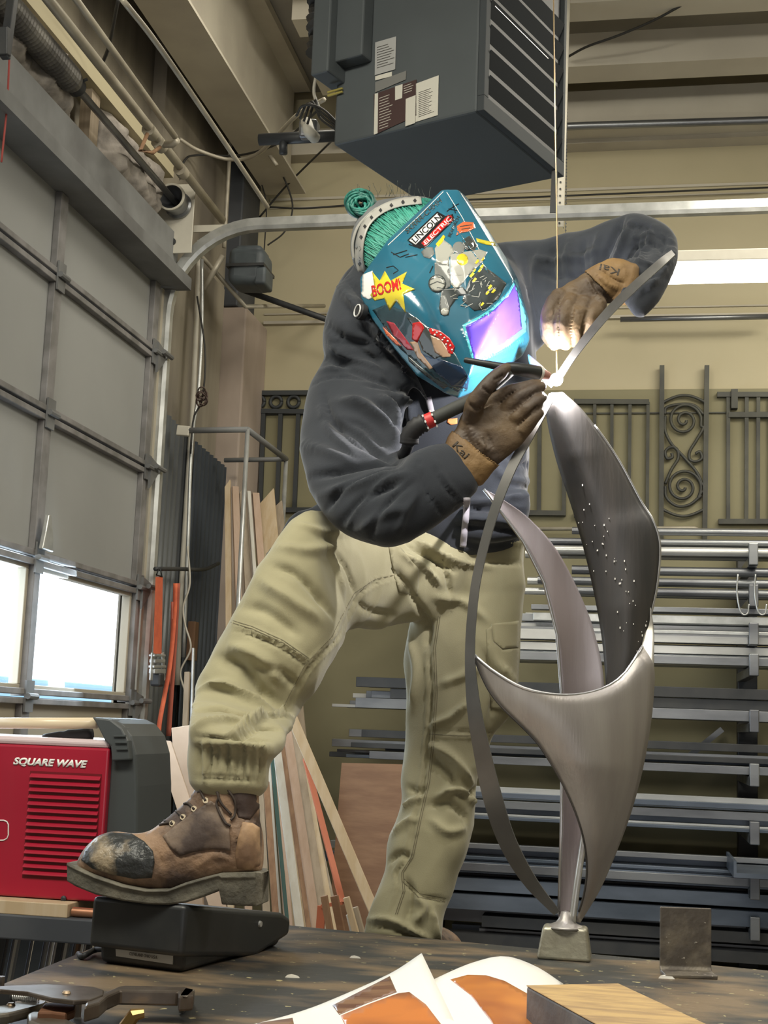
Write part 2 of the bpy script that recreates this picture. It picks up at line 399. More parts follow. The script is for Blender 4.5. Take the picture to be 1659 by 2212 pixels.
MB().lathe([(.018, 0)]+ring, (sx, L0, sz), (0, 1, 0), 20).build('coil', M['spring'], spo, smooth=False)
MB().lathe([(.03, 0), (.04, 0), (.04, .05), (.03, .05)], (sx, L1+.03, sz), (0, 1, 0), 16).tube([(sx, L1+.05, sz), (sx+.055, L1+.05, sz+.02)], .007, 6).build('winding_cone', M['black'], spo, smooth='auto')

# ---- two runs of conduit with valve along the left wall, the deep runway beam, gas pipe
def ywall_line(pts_px, X): return [PX(a, b, X) for a, b in pts_px]
p1 = thing('wall_pipe', 'long cream pipe along the upper left wall with a valve and red-brown lever', 'pipe', (XL, 5, 4))
pa, pb = PX(105, 0, -2.12), PX(480, 475, -2.12)
z1 = (pa[2]+pb[2])/2; x1 = -2.12
MB().tube([pa+(pa-pb)*.8, pb], .021, 12).build('pipe', M['conduit'], p1, smooth=True)
v = PX(325, 285, x1); v2 = PX(345, 312, x1); v3 = PX(392, 370, x1)
for q in (v, v2, v3):
    d = (pb-pa)/np.linalg.norm(pb-pa); MB().tube([q-d*.03, q+d*.03], .031, 10).build('coupling', M['conduit'], p1, smooth='auto')
q = PX(382, 303, -2.02)
MB().tube([v2, (v2+q)/2+np.array([.02, 0, -.01]), q], .017, 10).build('tee_branch', M['conduit'], p1, smooth=True)
lv = [PX(318, 290, -2.08), PX(303, 325, -2.05), PX(330, 330, -2.05), PX(345, 318, -2.08)]
MB().tube(lv, .009, 8).build('valve_lever', M['wood_brown'], p1, smooth=True)
pa2, pb2 = PX(165, 0, -2.02), PX(378, 295, -2.02)
t2 = MB().tube([pa2+(pa2-pb2)*.8, pb2], .014, 10).build('wall_pipe', M['conduit'], smooth=True)
tag(t2, 'thinner cream pipe running above and parallel to the valved pipe', 'pipe')
# runway beam: pale web and dark recess behind
bm_ = thing('runway_beam', 'deep painted roof beam running along the left side toward the back wall', 'beam', (-1.7, 6, 4.5))
Zb = 4.42
A_, B_ = PZ(345, 0, Zb), PZ(545, 290, Zb)
xb = PZ(520, 262, Zb)[0]
MB().box(xb-.02, xb+.02, 0, YB-.15, Zb, 5.05).box(xb-.12, xb+.12, 0, YB-.15, Zb-.015, Zb).box(xb-.12, xb+.12, 0, YB-.15, 5.05, 5.10).build('girder', M['beam'], bm_)
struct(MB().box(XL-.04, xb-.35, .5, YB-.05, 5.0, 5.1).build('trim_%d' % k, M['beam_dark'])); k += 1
pp = [PY(497, 640, 6.9), PY(490, 540, 6.9), PY(497, 330, 6.9), PY(500, 250, 6.9), PY(512, 233, 6.85), PY(530, 245, 6.8), PY(560, 300, 6.8), PY(598, 356, 6.8)]
MB_ = MB().tube(spline([PY(484, 535, 6.9), PY(492, 400, 6.9), PY(497, 320, 6.9), PY(500, 245, 6.9), PY(509, 232, 6.9), PY(520, 238, 6.9), PY(555, 295, 6.9), PY(598, 357, 6.9)], 6), .011, 8)
tag(MB_.build('hoop_conduit', M['conduit'], smooth=True), 'thin cream conduit bent in a hoop in the back left corner', 'conduit')
tag(MB().tube(spline([PX(265, 0, -1.62), PX(350, 110, -1.62), PX(500, 330, -1.62), PX(578, 447, -1.62)], 6), .010, 8).build('beam_conduit', M['conduit'], smooth=True), 'thin conduit clipped along the face of the roof beam', 'conduit')
tag(MB().tube([PY(404, 520, 6.7), PY(450, 570, 6.7), PY(530, 662, 6.7), PY(700, 661, 7.5)], .012, 8).build('corner_conduit', M['conduit'], smooth=True), 'cream conduit crossing behind the transformer down to the back wall', 'conduit')
tag(MB().tube([PY(440, 625, 6.6), PY(481, 552, 6.6)], .016, 8).build('bent_conduit', M['conduit'], smooth=True), 'short sloping cream conduit next to the grey motor', 'conduit')
tag(MB().tube([PY(522, 625, 6.8), PY(700, 688, 6.9), PY(900, 760, 7.0)], .017, 10).build('black_pipe', M['black'], smooth=True), 'black pipe sloping down right from under the grey motor', 'pipe')
# pilasters at the corner
def colbox(x0, x1, y, ytop, ybot, dep, mm):
    a = PY(x0, ytop, y); b = PY(x1, ytop, y)
    zb_ = max(0, PY(x1, ybot, y)[2]) if ybot else 0
    return struct(MB().box(a[0], b[0], y, y+dep, zb_, a[2]).build('trim_%d' % colbox.k, mm, bev=.01))
colbox.k = 60
colbox(452, 533, 7.15, 664, None, .45, M['pilaster']); colbox.k += 1
colbox(448, 543, 7.25, 120, 660, .35, M['beam_dark']); colbox.k += 1
colbox(383, 440, 6.75, 575, None, .4, M['wall_side']); colbox.k += 1
# corrugated sheets standing against the left wall
def corrugated(y0, y1, z0, z1a, z1b, x, label, mm='corr'):
    rows = [[], []]
    n = int((y1-y0)/.009)
    for i in range(n+1):
        y = y0+(y1-y0)*i/n; xx = x+.011*math.sin(2*PI*(y-y0)/.068)
        rows[0].append((xx, y, z0)); rows[1].append((xx, y, z1a+(z1b-z1a)*i/n))
    tag(MB().grid(rows).build('corrugated_sheet', M[mm], smooth=True, solid=.002), label, 'sheet metal')
zc = zXL(400, 940)
corrugated(YJ+.13, 6.72, 0, zc+.05, zc+.0, XL+.0, 'upright corrugated zinc sheet beside the door track')
corrugated(6.60, 7.5, 0, zc-.03, zc-.08, XL+.05, 'shadow-toned upright corrugated steel sheet in the back corner behind the lumber', 'corr_dark')
# conduits and cable bundle down the wall
tag(MB().tube(spline([PY(430, 520, 6.6), PY(424, 700, 6.6), PY(415, 900, 6.6), PY(405, 1050, 6.6), PY(390, 1300, 6.6), PY(383, 1480, 6.6)], 5), .014, 8).build('down_conduit', M['white_steel'], smooth=True), 'white conduit running down the left wall beside the corrugated sheets', 'conduit')
tag(MB().tube(spline([PY(436, 560, 6.55), PY(436, 700, 6.55), PY(428, 850, 6.55), PY(414, 960, 6.55), PY(405, 1200, 6.55), PY(396, 1420, 6.55)], 5), .010, 8).build('down_conduit', M['galv'], smooth=True), 'thinner grey conduit close beside the white one on the left wall', 'conduit')
def wire(name, pts, r, mm, label, cat='wire', n=8):
    return tag(MB().tube(spline(pts, n), r, 6).build(name, mm, smooth=True), label, cat)
wire('loose_wire', [PY(426, 640, 6.5), PY(443, 760, 6.5), PY(437, 860, 6.5), PY(418, 905, 6.5), PY(412, 980, 6.5)], .005, M['wire'], 'black loose wire hanging down beside the wall conduits')
coil = []
for i in range(90):
    a = i*.42; rr = 11+3*math.sin(i*.7)
    q = PY(436+rr*math.cos(a)*.9, 848+rr*1.1*math.sin(a)+(i*.25), 6.48+.02*math.sin(i)); coil.append(q)
tag(MB().tube(coil, .004, 5).build('wire_coil', mat('brown_wire', (.09, .06, .05), .6), smooth=True), 'small tangled coil of brown wire on the wall conduits', 'wire')
wire('extension_wire', [PY(405, 1180, 6.4), PY(410, 1260, 6.4), PY(396, 1310, 6.4), PY(400, 1350, 6.4), PY(412, 1400, 6.4), PY(390, 1450, 6.4), PY(398, 1490, 6.4)], .005, M['wire_w'], 'thin pale wire looping down near the orange straps')
tag(MB().bar(PY(383, 930, 6.3), PY(410, 932, 6.3), .03, .05).build('junction_box', M['white_steel'], bev=.004), 'small pale junction box on the left wall conduit', 'box')
# grey pipe frame standing by the corner (three legs, top rails)
fr = thing('pipe_frame', 'grey steel pipe frame standing in front of the dark railing panels', 'frame', tuple(PY(560, 1600, 6.6)))
F_ = [PY(390, 930, 6.3), PY(535, 928, 6.3), PY(618, 992, 6.9), PY(485, 994, 6.9)]
MB().tube([F_[0], F_[1]], .015, 8).build('rail', M['header'], fr, smooth=True)
MB().tube([F_[1], F_[2]], .015, 8).build('rail', M['header'], fr, smooth=True)
MB().tube([F_[3], F_[2]], .013, 8).build('rail', M['header'], fr, smooth=True)
for q in (F_[1], F_[2]):
    MB().tube([q, (q[0], q[1], .0)], .012, 8).build('leg', M['galv'], fr, smooth=True)
# the grey motor on the wall
mo = thing('opener_motor', 'dark grey-blue motor housing hanging in the back left corner', 'motor', tuple(PY(530, 620, 6.6)))
mg = mat('motor_grey', (.09, .11, .12), .55, col2=(.06, .07, .08), scale=9)
a = PY(490, 520, 6.55); b = PY(570, 615, 6.55); cc = (a+b)/2; rx = (b[0]-a[0])/2; rz = (a[2]-b[2])/2
MB().obox(cc+np.array([0, .1, -.01]), (rx*.92, 0, -.005), (0, .1, 0), (0, 0, rz*.82)).build('housing', mg, mo, bev=.04, seg=4, smooth='auto')
MB().obox(cc+np.array([rx*.05, .1, rz*.45]), (rx*.72, 0, 0), (0, .09, 0), (0, 0, rz*.42)).build('cover', mg, mo, bev=.03, seg=3, smooth='auto')
MB().obox(cc+np.array([rx*.75, .08, -rz*.55]), (rx*.3, 0, 0), (0, .08, 0), (0, 0, rz*.4)).build('gearbox', mg, mo, bev=.015, seg=3, smooth='auto')
MB().obox(cc+np.array([0, .1, -rz*.1]), (rx*.96, 0, 0), (0, .11, 0), (0, 0, .008)).build('band', M['black'], mo)
# cables around the corner
for pts, r, mm, lb in (
    ([PY(388, 300, 6.2), PY(430, 325, 6.3), PY(500, 345, 6.4), PY(560, 330, 6.2), PY(640, 250, 5.6), PY(700, 215, 5.1)], .010, M['conduit'], 'grey cable draped from the valved pipe to the heater'),
    ([PY(395, 372, 6.4), PY(385, 390, 6.4), PY(400, 345, 6.4), PY(430, 335, 6.5), PY(520, 335, 6.5), PY(610, 305, 6.0), PY(690, 235, 5.2)], .006, M['wire'], 'black cable sagging in front of the roof beam to the heater'),
    ([PY(560, 470, 7.4), PY(620, 400, 7.3), PY(715, 306, 7.0)], .006, M['wire'], 'black wire slanting up right toward the heater'),
    ([PY(578, 447, 7.4), PY(660, 450, 7.4), PY(800, 440, 7.45), PY(1000, 432, 7.5), PY(1659, 405, 7.5)], .006, M['wire'], 'thin dark wire strung along the yellow wall below the heater'),
    ([PY(595, 350, 7.2), PY(620, 400, 7.2), PY(632, 450, 7.2), PY(615, 500, 7.2), PY(578, 530, 7.2)], .005, M['wire'], 'thin wire curling down beside the door track'),
    ([PY(560, 380, 7.3), PY(575, 440, 7.3), PY(572, 520, 7.3), PY(565, 600, 7.3)], .004, M['wire'], 'thin wire hanging straight down behind the motor'),
    ([PY(1228, 122, 6.7), PY(1270, 100, 6.6), PY(1340, 75, 6.5), PY(1420, 40, 6.4), PY(1510, -10, 6.3)], .007, M['wire'], 'black cable looping across the roof at upper right'),
    ([PY(1400, 50, 6.6), PY(1460, 5, 6.5), PY(1470, -40, 6.4)], .005, M['wire_w'], 'pale twisted cable hanging near the roof at upper right'),
    ([PY(255, 0, 4.6), PY(235, 100, 4.9), PY(218, 145, 5.0), PY(228, 152, 5.0)], .008, M['wire'], 'dark rope hanging over the cream wall pipe'),
    ([PY(20, 130, 4.2), PY(15, 230, 4.2), PY(3, 350, 4.2)], .004, mat('red_cord', (.35, .06, .05), .7), 'thin red cord hanging at far left above the door'),
):
    wire('cable', pts, r, mm, lb, 'cable')
tag(MB().bar(PX(8, 60, -2.1), PX(8, 120, -2.1)+np.array([0, 0, 0]), .04, .03).bar(PX(28, -10, -2.1), PX(10, 125, -2.1), .03, .03).build('perforated_angle', M['black'], bev=.003), 'dark perforated angle bracket at the top left corner', 'bracket')

# ---- electric/gas heater hung from the roof
HZ = 3.2
hq = [PZ(1030, 240, HZ), PZ(1205, 385, HZ), PZ(930, 425, HZ), PZ(730, 320, HZ)]
hc, hr, hl = hq[0], hq[1]-hq[0], hq[3]-hq[0]
hl = hl-hr*(hl@hr)/(hr@hr); hb = hr+hl
HH = .78
heat_m = mat('charcoal_heater_paint', (.075, .085, .09), .55, col2=(.062, .07, .074), scale=2, spec=.25)
heat_l = mat('heater_louver_paint', (.024, .027, .03), .8, spec=.08)
heat_f = mat('heater_frame_paint', (.05, .056, .06), .65, spec=.12)
ht = thing('unit_heater', 'large charcoal unit heater hanging from the roof above the welder', 'heater', tuple(hc))
up = np.array([0, 0, 1.])
ur, ul = hr/np.linalg.norm(hr), hl/np.linalg.norm(hl)
cabin = MB().hexa([hc, hc+hl, hc+hl+hr, hc+hr-ur*.0], [hc+up*HH, hc+hl+up*HH, hc+hl+hr+up*HH, hc+hr+up*HH]).build('cabinet', heat_m, ht, bev=.008)
# louver side: frame and slats; the outward normal is -ul
Lr = np.linalg.norm(hr)
fb = MB()
fo = -ul*.012
for a0, a1, z0, z1 in ((0, Lr, 0, .05), (0, .03, .05, HH-.02), (Lr-.02, Lr, .05, HH-.02)):
    p = hc+fo+ur*(a0+a1)/2+up*(z0+z1)/2
    fb.obox(p, ur*(a1-a0)/2, ul*.012, up*(z1-z0)/2)
fb.build('louver_frame', heat_f, ht, bev=.002)
MB().obox(hc+fo*.4+ur*Lr/2+up*HH/2, ur*(Lr/2-.03), ul*.004, up*(HH/2-.05)).build('inner_core', M['rubber'], ht)
for i in range(6):
    z = .09+i*.085
    MB().obox(hc-ul*.012+ur*(Lr/2)+up*z, ur*(Lr/2-.03), (-ul*.016+up*.036), (up*.001+ul*.002)).build('louver', heat_l, ht)
MB().obox(hc-ul*.02+ur*(Lr*.42)+up*.375, ur*(Lr*.33), ul*.006, up*.006).build('burner_strip', M['steel_light'], ht)
# access panel at the left of the broad face
n2 = -ur
Ll = np.linalg.norm(hl)
MB().obox(hc+ul*(Ll*.86)+n2*.03+up*(HH*.5+.13), ul*(Ll*.12), n2*.03, up*(HH*.5-.13)).build('access_panel', heat_m, ht, bev=.006)
MB().obox(hc+ul*(Ll*1.0)+n2*.0+up*(HH*.5+.1), ul*(.035), ur*.10, up*(HH*.5-.11)).build('side_box', heat_m, ht, bev=.006)
def facept(px, py, off=.004):
    # a point on the heater's broad face
    d = ray(px, py); n = n2/np.linalg.norm(n2); t = ((hc+n*off-C0)@n)/(d@n); return C0+d*t
def decal_quad(name, pts, mm, parent, off=.002):
    q = [facept(a, b, off) for a, b in pts]
    return MB().prism(q, n2*.0015).build(name, mm, parent)
paper_g = mat('grey_label', (.34, .34, .33), .6); paper_w = mat('off_white_label', (.55, .53, .46), .6); dk = mat('dark_label', (.045, .02, .018), .6); ink = mat('label_ink', (.06, .055, .05), .7)
lab1 = decal_quad('rating_plate', [(811, 92), (856, 79), (854, 150), (810, 163)], paper_g, ht)
decal_quad('strip', [(811, 165), (847, 155), (847, 165), (811, 174)], paper_w, ht)
decal_quad('rating_plate', [(811, 178), (878, 153), (877, 172), (811, 200)], mat('darker_label', (.16, .16, .15), .6), ht)
lab2 = decal_quad('warning_label', [(808, 204), (900, 172), (900, 250), (808, 292)], dk, ht)
decal_quad('strip', [(810, 203), (817, 201), (816, 288), (808, 291)], paper_w, ht, .0035)
decal_quad('strip', [(854, 187), (870, 182), (869, 212), (854, 217)], paper_w, ht, .0035)
decal_quad('strip', [(877, 214), (898, 206), (897, 266), (876, 273)], paper_w, ht, .0035)
lab3 = decal_quad('instruction_label', [(899, 181), (948, 163), (946, 249), (898, 264)], paper_w, ht)
for par, x0, x1, ya, sl, n, h, mm, st in ((lab3, 904, 940, 200, -.36, 14, 1.0, ink, 4), (lab1, 814, 852, 102, -.3, 9, 1.4, ink, 5.5), (lab2, 819, 850, 212, -.36, 12, 1.2, paper_w, 6), (lab2, 872, 896, 186, -.36, 4, 1.2, paper_w, 5)):
    mbq = MB()
    for i in range(n):
        w = (x1-x0)*(.6+.4*random.random()); y = ya+i*st
        q = [facept(a, b, .0042) for a, b in ((x0, y-sl*0), (x0+w, y+sl*w), (x0+w, y+h+sl*w), (x0, y+h))]
        mbq.add(q, [(0, 1, 2, 3)])
    mbq.build('printed_lines', mm, par)
# yellow bolts and flue hose
for a, b in ((716, 198), (716, 205)):
    MB().bar(facept(a-8, b+2, .01), facept(a+24, b-7, .01), .006).build('brass_bolt', mat('brass', (.5, .42, .12), .4, .6), ht)
duct = thing('flue_duct', 'black accordion flue duct behind the heater top', 'duct', tuple(PY(690, 60, 4.9)))
MB().tube([PY(700+4*math.sin(i*.5), -60+i*5, 4.9) for i in range(36)], [.055+.012*(i % 2) for i in range(36)], 16).build('hose', M['black'], duct)
# gas train left of the heater
gv = thing('gas_valve', 'black gas valve and pipe stub at the left of the heater', 'valve', tuple(PY(650, 290, 4.6)))
MB().tube([PY(560, 302, 4.6), PY(750, 292, 4.6)], .022, 12).build('pipe', M['black'], gv, smooth=True)
MB().tube([PY(612, 300, 4.6), PY(612, 332, 4.6)], .016, 10).build('drip_leg', M['black'], gv, smooth=True)
MB().obox(PY(668, 282, 4.58), (.035, 0, 0), (0, .03, 0), (0, 0, .035)).build('body', M['steel'], gv, bev=.012, seg=3)
MB().tube([PY(662, 265, 4.55), PY(668, 285, 4.5), PY(680, 298, 4.55)], .022, 10).build('knob', M['white_steel'], gv, smooth=True)
for j in range(4):
    wire('gas_cable', [PY(640+j*8, 250+j*6, 4.5), PY(655+j*9, 228-j*4, 4.45), PY(690, 232+j*7, 4.4), PY(725, 262+j*6, 4.35), PY(748+j*2, 300-j*3, 4.3)], .0045, M['wire'], ['lowest of the four', 'second lowest of the four', 'second highest of the four', 'highest of the four'][3-j]+' tangled wires between gas valve and heater', 'wire')['group'] = 'heater wires'
wire('heater_wire', [PY(704, 140, 4.5), PY(685, 160, 4.5), PY(678, 200, 4.5), PY(690, 235, 4.5)], .006, M['wire_w'], 'pale looped wire entering the left side of the heater')
# perforated strut and chain beside the heater
st = MB()
a, b = PY(1222, 56, 6.24), PY(1209, 490, 6.24); a = a+[0, 0, max(0, 4.86-a[2])]
st.bar(a, b, .03, .004, up=(0, 1, 0)).bar(a+np.array([.017, .012, 0]), b+np.array([.017, .012, 0]), .004, .024, up=(0, 1, 0))
so = thing('perforated_strut', 'pale perforated steel angle hanging right of the heater', 'strut', tuple(b))
st.build('angle', M['white_steel'], so)
hm = MB()
for i in range(34):
    p = a+(b-a)*(i+.5)/34
    hm.lathe([(.0001, 0), (.005, 0), (.005, .002), (.0001, .002)], p-np.array([.002, .006, 0]), (0, 1, 0), 8)
hm.build('holes', M['black'], so)
a, b = PY(1198, 386, 4.42), PY(1194, 460, 4.42); a[2] = 3.2
tag(MB().bar(a, b, .02, .004, up=(0, 1, 0)).build('short_strut', M['black']), 'short black perforated strap under the heater corner', 'strut')
ch = MB(); a, b = PY(1226, 60, 6.29), PY(1222, 505, 6.29); a[2] = 4.86
for i in range(70):
    p = a+(b-a)*i/69; ch.lathe([(.001, -.004), (.005, 0), (.001, .004)], p, (0, 0, 1), 6)
tag(ch.tube([a, b], .0015, 5).build('chain', M['steel']), 'thin steel chain hanging beside the perforated strut', 'chain')
# shop lamp at right
lp = thing('strip_lamp', 'lit fluorescent strip lamp at the right in front of the back wall', 'lamp', tuple(PY(1600, 585, 5.6)))
LY = 5.6
a = PY(1405, 560, LY); b = PY(1405, 612, LY)
lx0, lx1 = a[0], a[0]+2.4
hgt = a[2]-b[2]
MB().box(lx0, lx1, LY+.02, LY+.16, a[2]-.005, a[2]+.045).build('housing', M['white_steel'], lp, bev=.005)
MB().tube([(lx0+.02, LY+.05, a[2]-.035), (lx1-.02, LY+.05, a[2]-.035)], .026, 14).build('tube', M['glow_tube'], lp, smooth=True)
MB().tube([(lx0+.02, LY+.12, a[2]-.045), (lx1-.02, LY+.12, a[2]-.045)], .026, 14).build('tube', M['glow_tube'], lp, smooth=True)
MB().box(lx0, lx0+.02, LY+.01, LY+.17, b[2], a[2]).build('end_cap', M['white_steel'], lp)
for x in (lx0+.8, lx1-.3): MB().tube([(x, LY+.09, a[2]+.04), (x, LY+.09, 4.85)], .004, 6).build('hanger', M['galv'], lp)
tag(MB().tube([PY(1340, 690, 7.45), PY(1659, 684, 7.45)], .016, 8).build('wall_pipe', M['steel'], smooth=True), 'dark pipe on the back wall just below the lit strip lamp', 'pipe')
# ================================================================== WROUGHT IRON PANELS ON THE WALL
YR = 7.562
def rbar(m, x0, y0, x1, y1, w, d=.02, Y=YR): m.bar(PY(x0, y0, Y), PY(x1, y1, Y), d, w, up=(0, 1, 0)) if False else m.obox((PY(x0, y0, Y)+PY(x1, y1, Y))/2, (PY(x1, y1, Y)-PY(x0, y0, Y))/2, np.array([0, d/2, 0]), np.cross((PY(x1, y1, Y)-PY(x0, y0, Y))/np.linalg.norm(PY(x1, y1, Y)-PY(x0, y0, Y)), (0, 1, 0))*w/2)
def railing(label, tops, bots, vs, mm, w=.022):
    o = thing('railing_panel', label, 'railing', tuple(PY(vs[0][0], bots[0][1], YR)))
    for (x0, y0, x1, y1) in tops+bots: m_ = MB(); rbar(m_, x0, y0, x1, y1, .028, .03); m_.build('rail', mm, o)
    for (x, y0, x2, y1) in vs: m_ = MB(); rbar(m_, x, y0, x2, y1, w); m_.build('baluster', mm, o)
    return o
r1 = railing('dark railing panel with a row of rings under its top rail', [(524, 850, 668, 849), (522, 888, 668, 890)], [(575, 1102, 700, 1102)],
    [(534, 850, 528, 1100), (570, 888, 562, 1100), (607, 888, 598, 1100), (645, 888, 636, 1100)], M['rail_dark'], .024)
for cx in (559, 596, 634):
    c = PY(cx, 868, YR); m_ = MB(); rows = []
    for i in range(25):
        a = 2*PI*i/24; rows.append(c+np.array([math.cos(a), 0, math.sin(a)])*.034)
    m_.tube(rows, .011, 8).build('ring', M['rail_dark'], r1, smooth=True)
railing('plain railing panel behind the dark leaf of the sculpture, left piece', [(1100, 868, 1222, 868)], [(1120, 1108, 1222, 1109)], [(1166, 868, 1164, 1108), (1219, 868, 1218, 1109)], M['railing'])
railing('square-topped railing panel between the sculpture leaf and the scroll panel', [(1240, 868, 1402, 869)], [(1240, 1112, 1402, 1113)], [(1285, 868, 1284, 1112), (1322, 868, 1321, 1112), (1361, 869, 1359, 1112), (1400, 869, 1398, 1113)], M['railing'], .018)
r5 = railing('railing panel with a thick top bar at the right edge', [(1549, 853, 1720, 853), (1573, 897, 1720, 897)], [(1552, 1127, 1720, 1127)], [(1573, 853, 1573, 1127), (1613, 853, 1612, 1127), (1638, 853, 1637, 1127), (1664, 853, 1664, 1127)], M['railing'], .02)
m_ = MB(); rbar(m_, 1586, 843, 1586, 884, .035, .06); m_.build('hook', M['railing'], r5)
sc = thing('scroll_panel', 'wrought iron scroll panel with spirals between two tall posts', 'railing', tuple(PY(1430, 1172, YR)))
for x in ((1430, 790, 1428, 1175), (1527, 790, 1522, 1175)):
    m_ = MB(); rbar(m_, *x, .026, .026); m_.build('post', M['railing'], sc)
def scr(pts, r=.0085): MB().tube(spline([PY(a, b, YR-.005) for a, b in pts], 8), r, 8).build('scroll', M['railing'], sc, smooth=True)
def spir(cx, cy, r0, r1, t0, t1, n=26):
    return [(cx+(r0+(r1-r0)*i/n)*math.cos(t0+(t1-t0)*i/n), cy+(r0+(r1-r0)*i/n)*math.sin(t0+(t1-t0)*i/n)) for i in range(n+1)]
scr([(1433+ (1524-1433)*i/10, 869-15*math.sin(PI*i/10)) for i in range(11)])
scr([(1431+(1521-1431)*i/10, 1100+15*math.sin(PI*i/10)) for i in range(11)])
scr(spir(1478, 908, 4, 38, 0, 2*PI*2.05)+[(1519, 925), (1505, 950), (1490, 975), (1490, 992), (1503, 997), (1516, 990), (1512, 976), (1502, 980)])
scr([(1437, 898), (1437, 930), (1450, 958), (1475, 985), (1505, 1020), (1518, 1050)])
scr(list(reversed(spir(1476, 1052, 4, 40, PI*.1, PI*.1+2*PI*2.05)))[::-1]+[(1517, 1060)])
scr([(1437, 1045), (1450, 1015), (1465, 990), (1462, 970), (1448, 966), (1437, 976), (1441, 990), (1452, 988), (1451, 979)])
scr([(1437, 1050), (1440, 1075), (1462, 1093), (1490, 1090), (1515, 1070)])
scr([(1436, 895), (1440, 880), (1470, 873), (1500, 876), (1520, 895)])
tag(MB().tube([PY(1060, 1143, 7.48), PY(1500, 1141, 7.48), PY(1510, 1145, 7.48), PY(1720, 1150, 7.48)], .011, 8).build('wall_conduit', M['conduit'], smooth=True), 'thin conduit on the olive wall under the railing panels', 'conduit')

# ================================================================== STEEL RACK
rk = thing('stock_rack', 'dark cantilever stock rack with square arms against the back wall', 'rack', tuple(PZ(1640, 2300, 0)*0+np.array([.8, 7.2, 0])))
LV = [1205, 1292, 1372, 1437, 1555, 1668, 1790, 1905, 1990, 2068]   # pixel heights of the arm tops at x=1500
YF, YK = 6.75, 7.35
lev = [PY(1500, y, YF+.05)[2] for y in LV]
xR = PY(1625, 1500, YF)[0]
xM = PY(905, 1700, YF)[0]
for x in (xR+.03, xM):
    MB().box(x-.05, x+.05, 7.40, 7.50, 0, 2.35).build('upright', M['black'], rk, bev=.004)
for z in lev[:-1]:
    for x, mm in ((xR, 'steel'), (xM, 'black')):
        MB().box(x-.022, x+.022, YF-.10, 7.45, z-.05, z-.006).build('arm', M[mm], rk, bev=.004)
        MB().box(x-.022, x+.022, YF-.11, YF-.065, z-.05, z+.055).build('arm_stop', M[mm], rk, bev=.004)
for (a, b) in (((1130, 1545), (1215, 1615)), ((1560, 1575), (1480, 1640))):
    MB().bar(PY(*a, 7.45), PY(*b, 7.45), .03, .03).build('brace', M['steel'], rk)
# short hooks of bent wire on the upper arms
hk = MB()
for (x, y) in ((1602, 1300), (1640, 1300)):
    q = [PY(x-8, y-60, YF-.13), PY(x-10, y-20, YF-.13), PY(x-2, y+22, YF-.13), PY(x+12, y+26, YF-.13), PY(x+16, y+5, YF-.13)]
    hk.tube(spline(q, 6), .004, 6)
hk.build('wire_hook', M['galv'], rk, smooth=True)
random.seed(21)
words_ = ['topmost', 'second', 'third', 'fourth', 'fifth', 'sixth', 'seventh', 'eighth', 'ninth', 'tenth']
sets = [  # (left pixel at that level, kinds, count, palette)
 (1130, 'rd', 8, ['steel_light', 'steel', 'steel_light']),
 (1120, 'rd', 6, ['steel', 'steel_light', 'steel']),
 (1100, 'mx', 12, ['galv', 'steel', 'steel_light']),
 (900, 'mx', 12, ['steel', 'galv', 'steel_light', 'steel']),
 (722, 'mx', 12, ['steel', 'steel_light', 'black', 'steel']),
 (705, 'mx', 12, ['steel', 'steel_blue', 'black', 'steel']),
 (745, 'mx', 14, ['steel_blue', 'steel_light', 'steel_blue', 'steel']),
 (705, 'mx', 14, ['steel', 'steel_blue', 'galv', 'steel_blue']),
 (760, 'big', 6, ['steel_blue', 'black', 'steel_blue']),
 (930, 'big', 6, ['black', 'steel', 'steel_blue']),
]
names = {'rd': ('steel_pipe', 'round pipe'), 'mx': ('steel_bar', 'bar'), 'big': ('steel_channel', 'steel channel')}
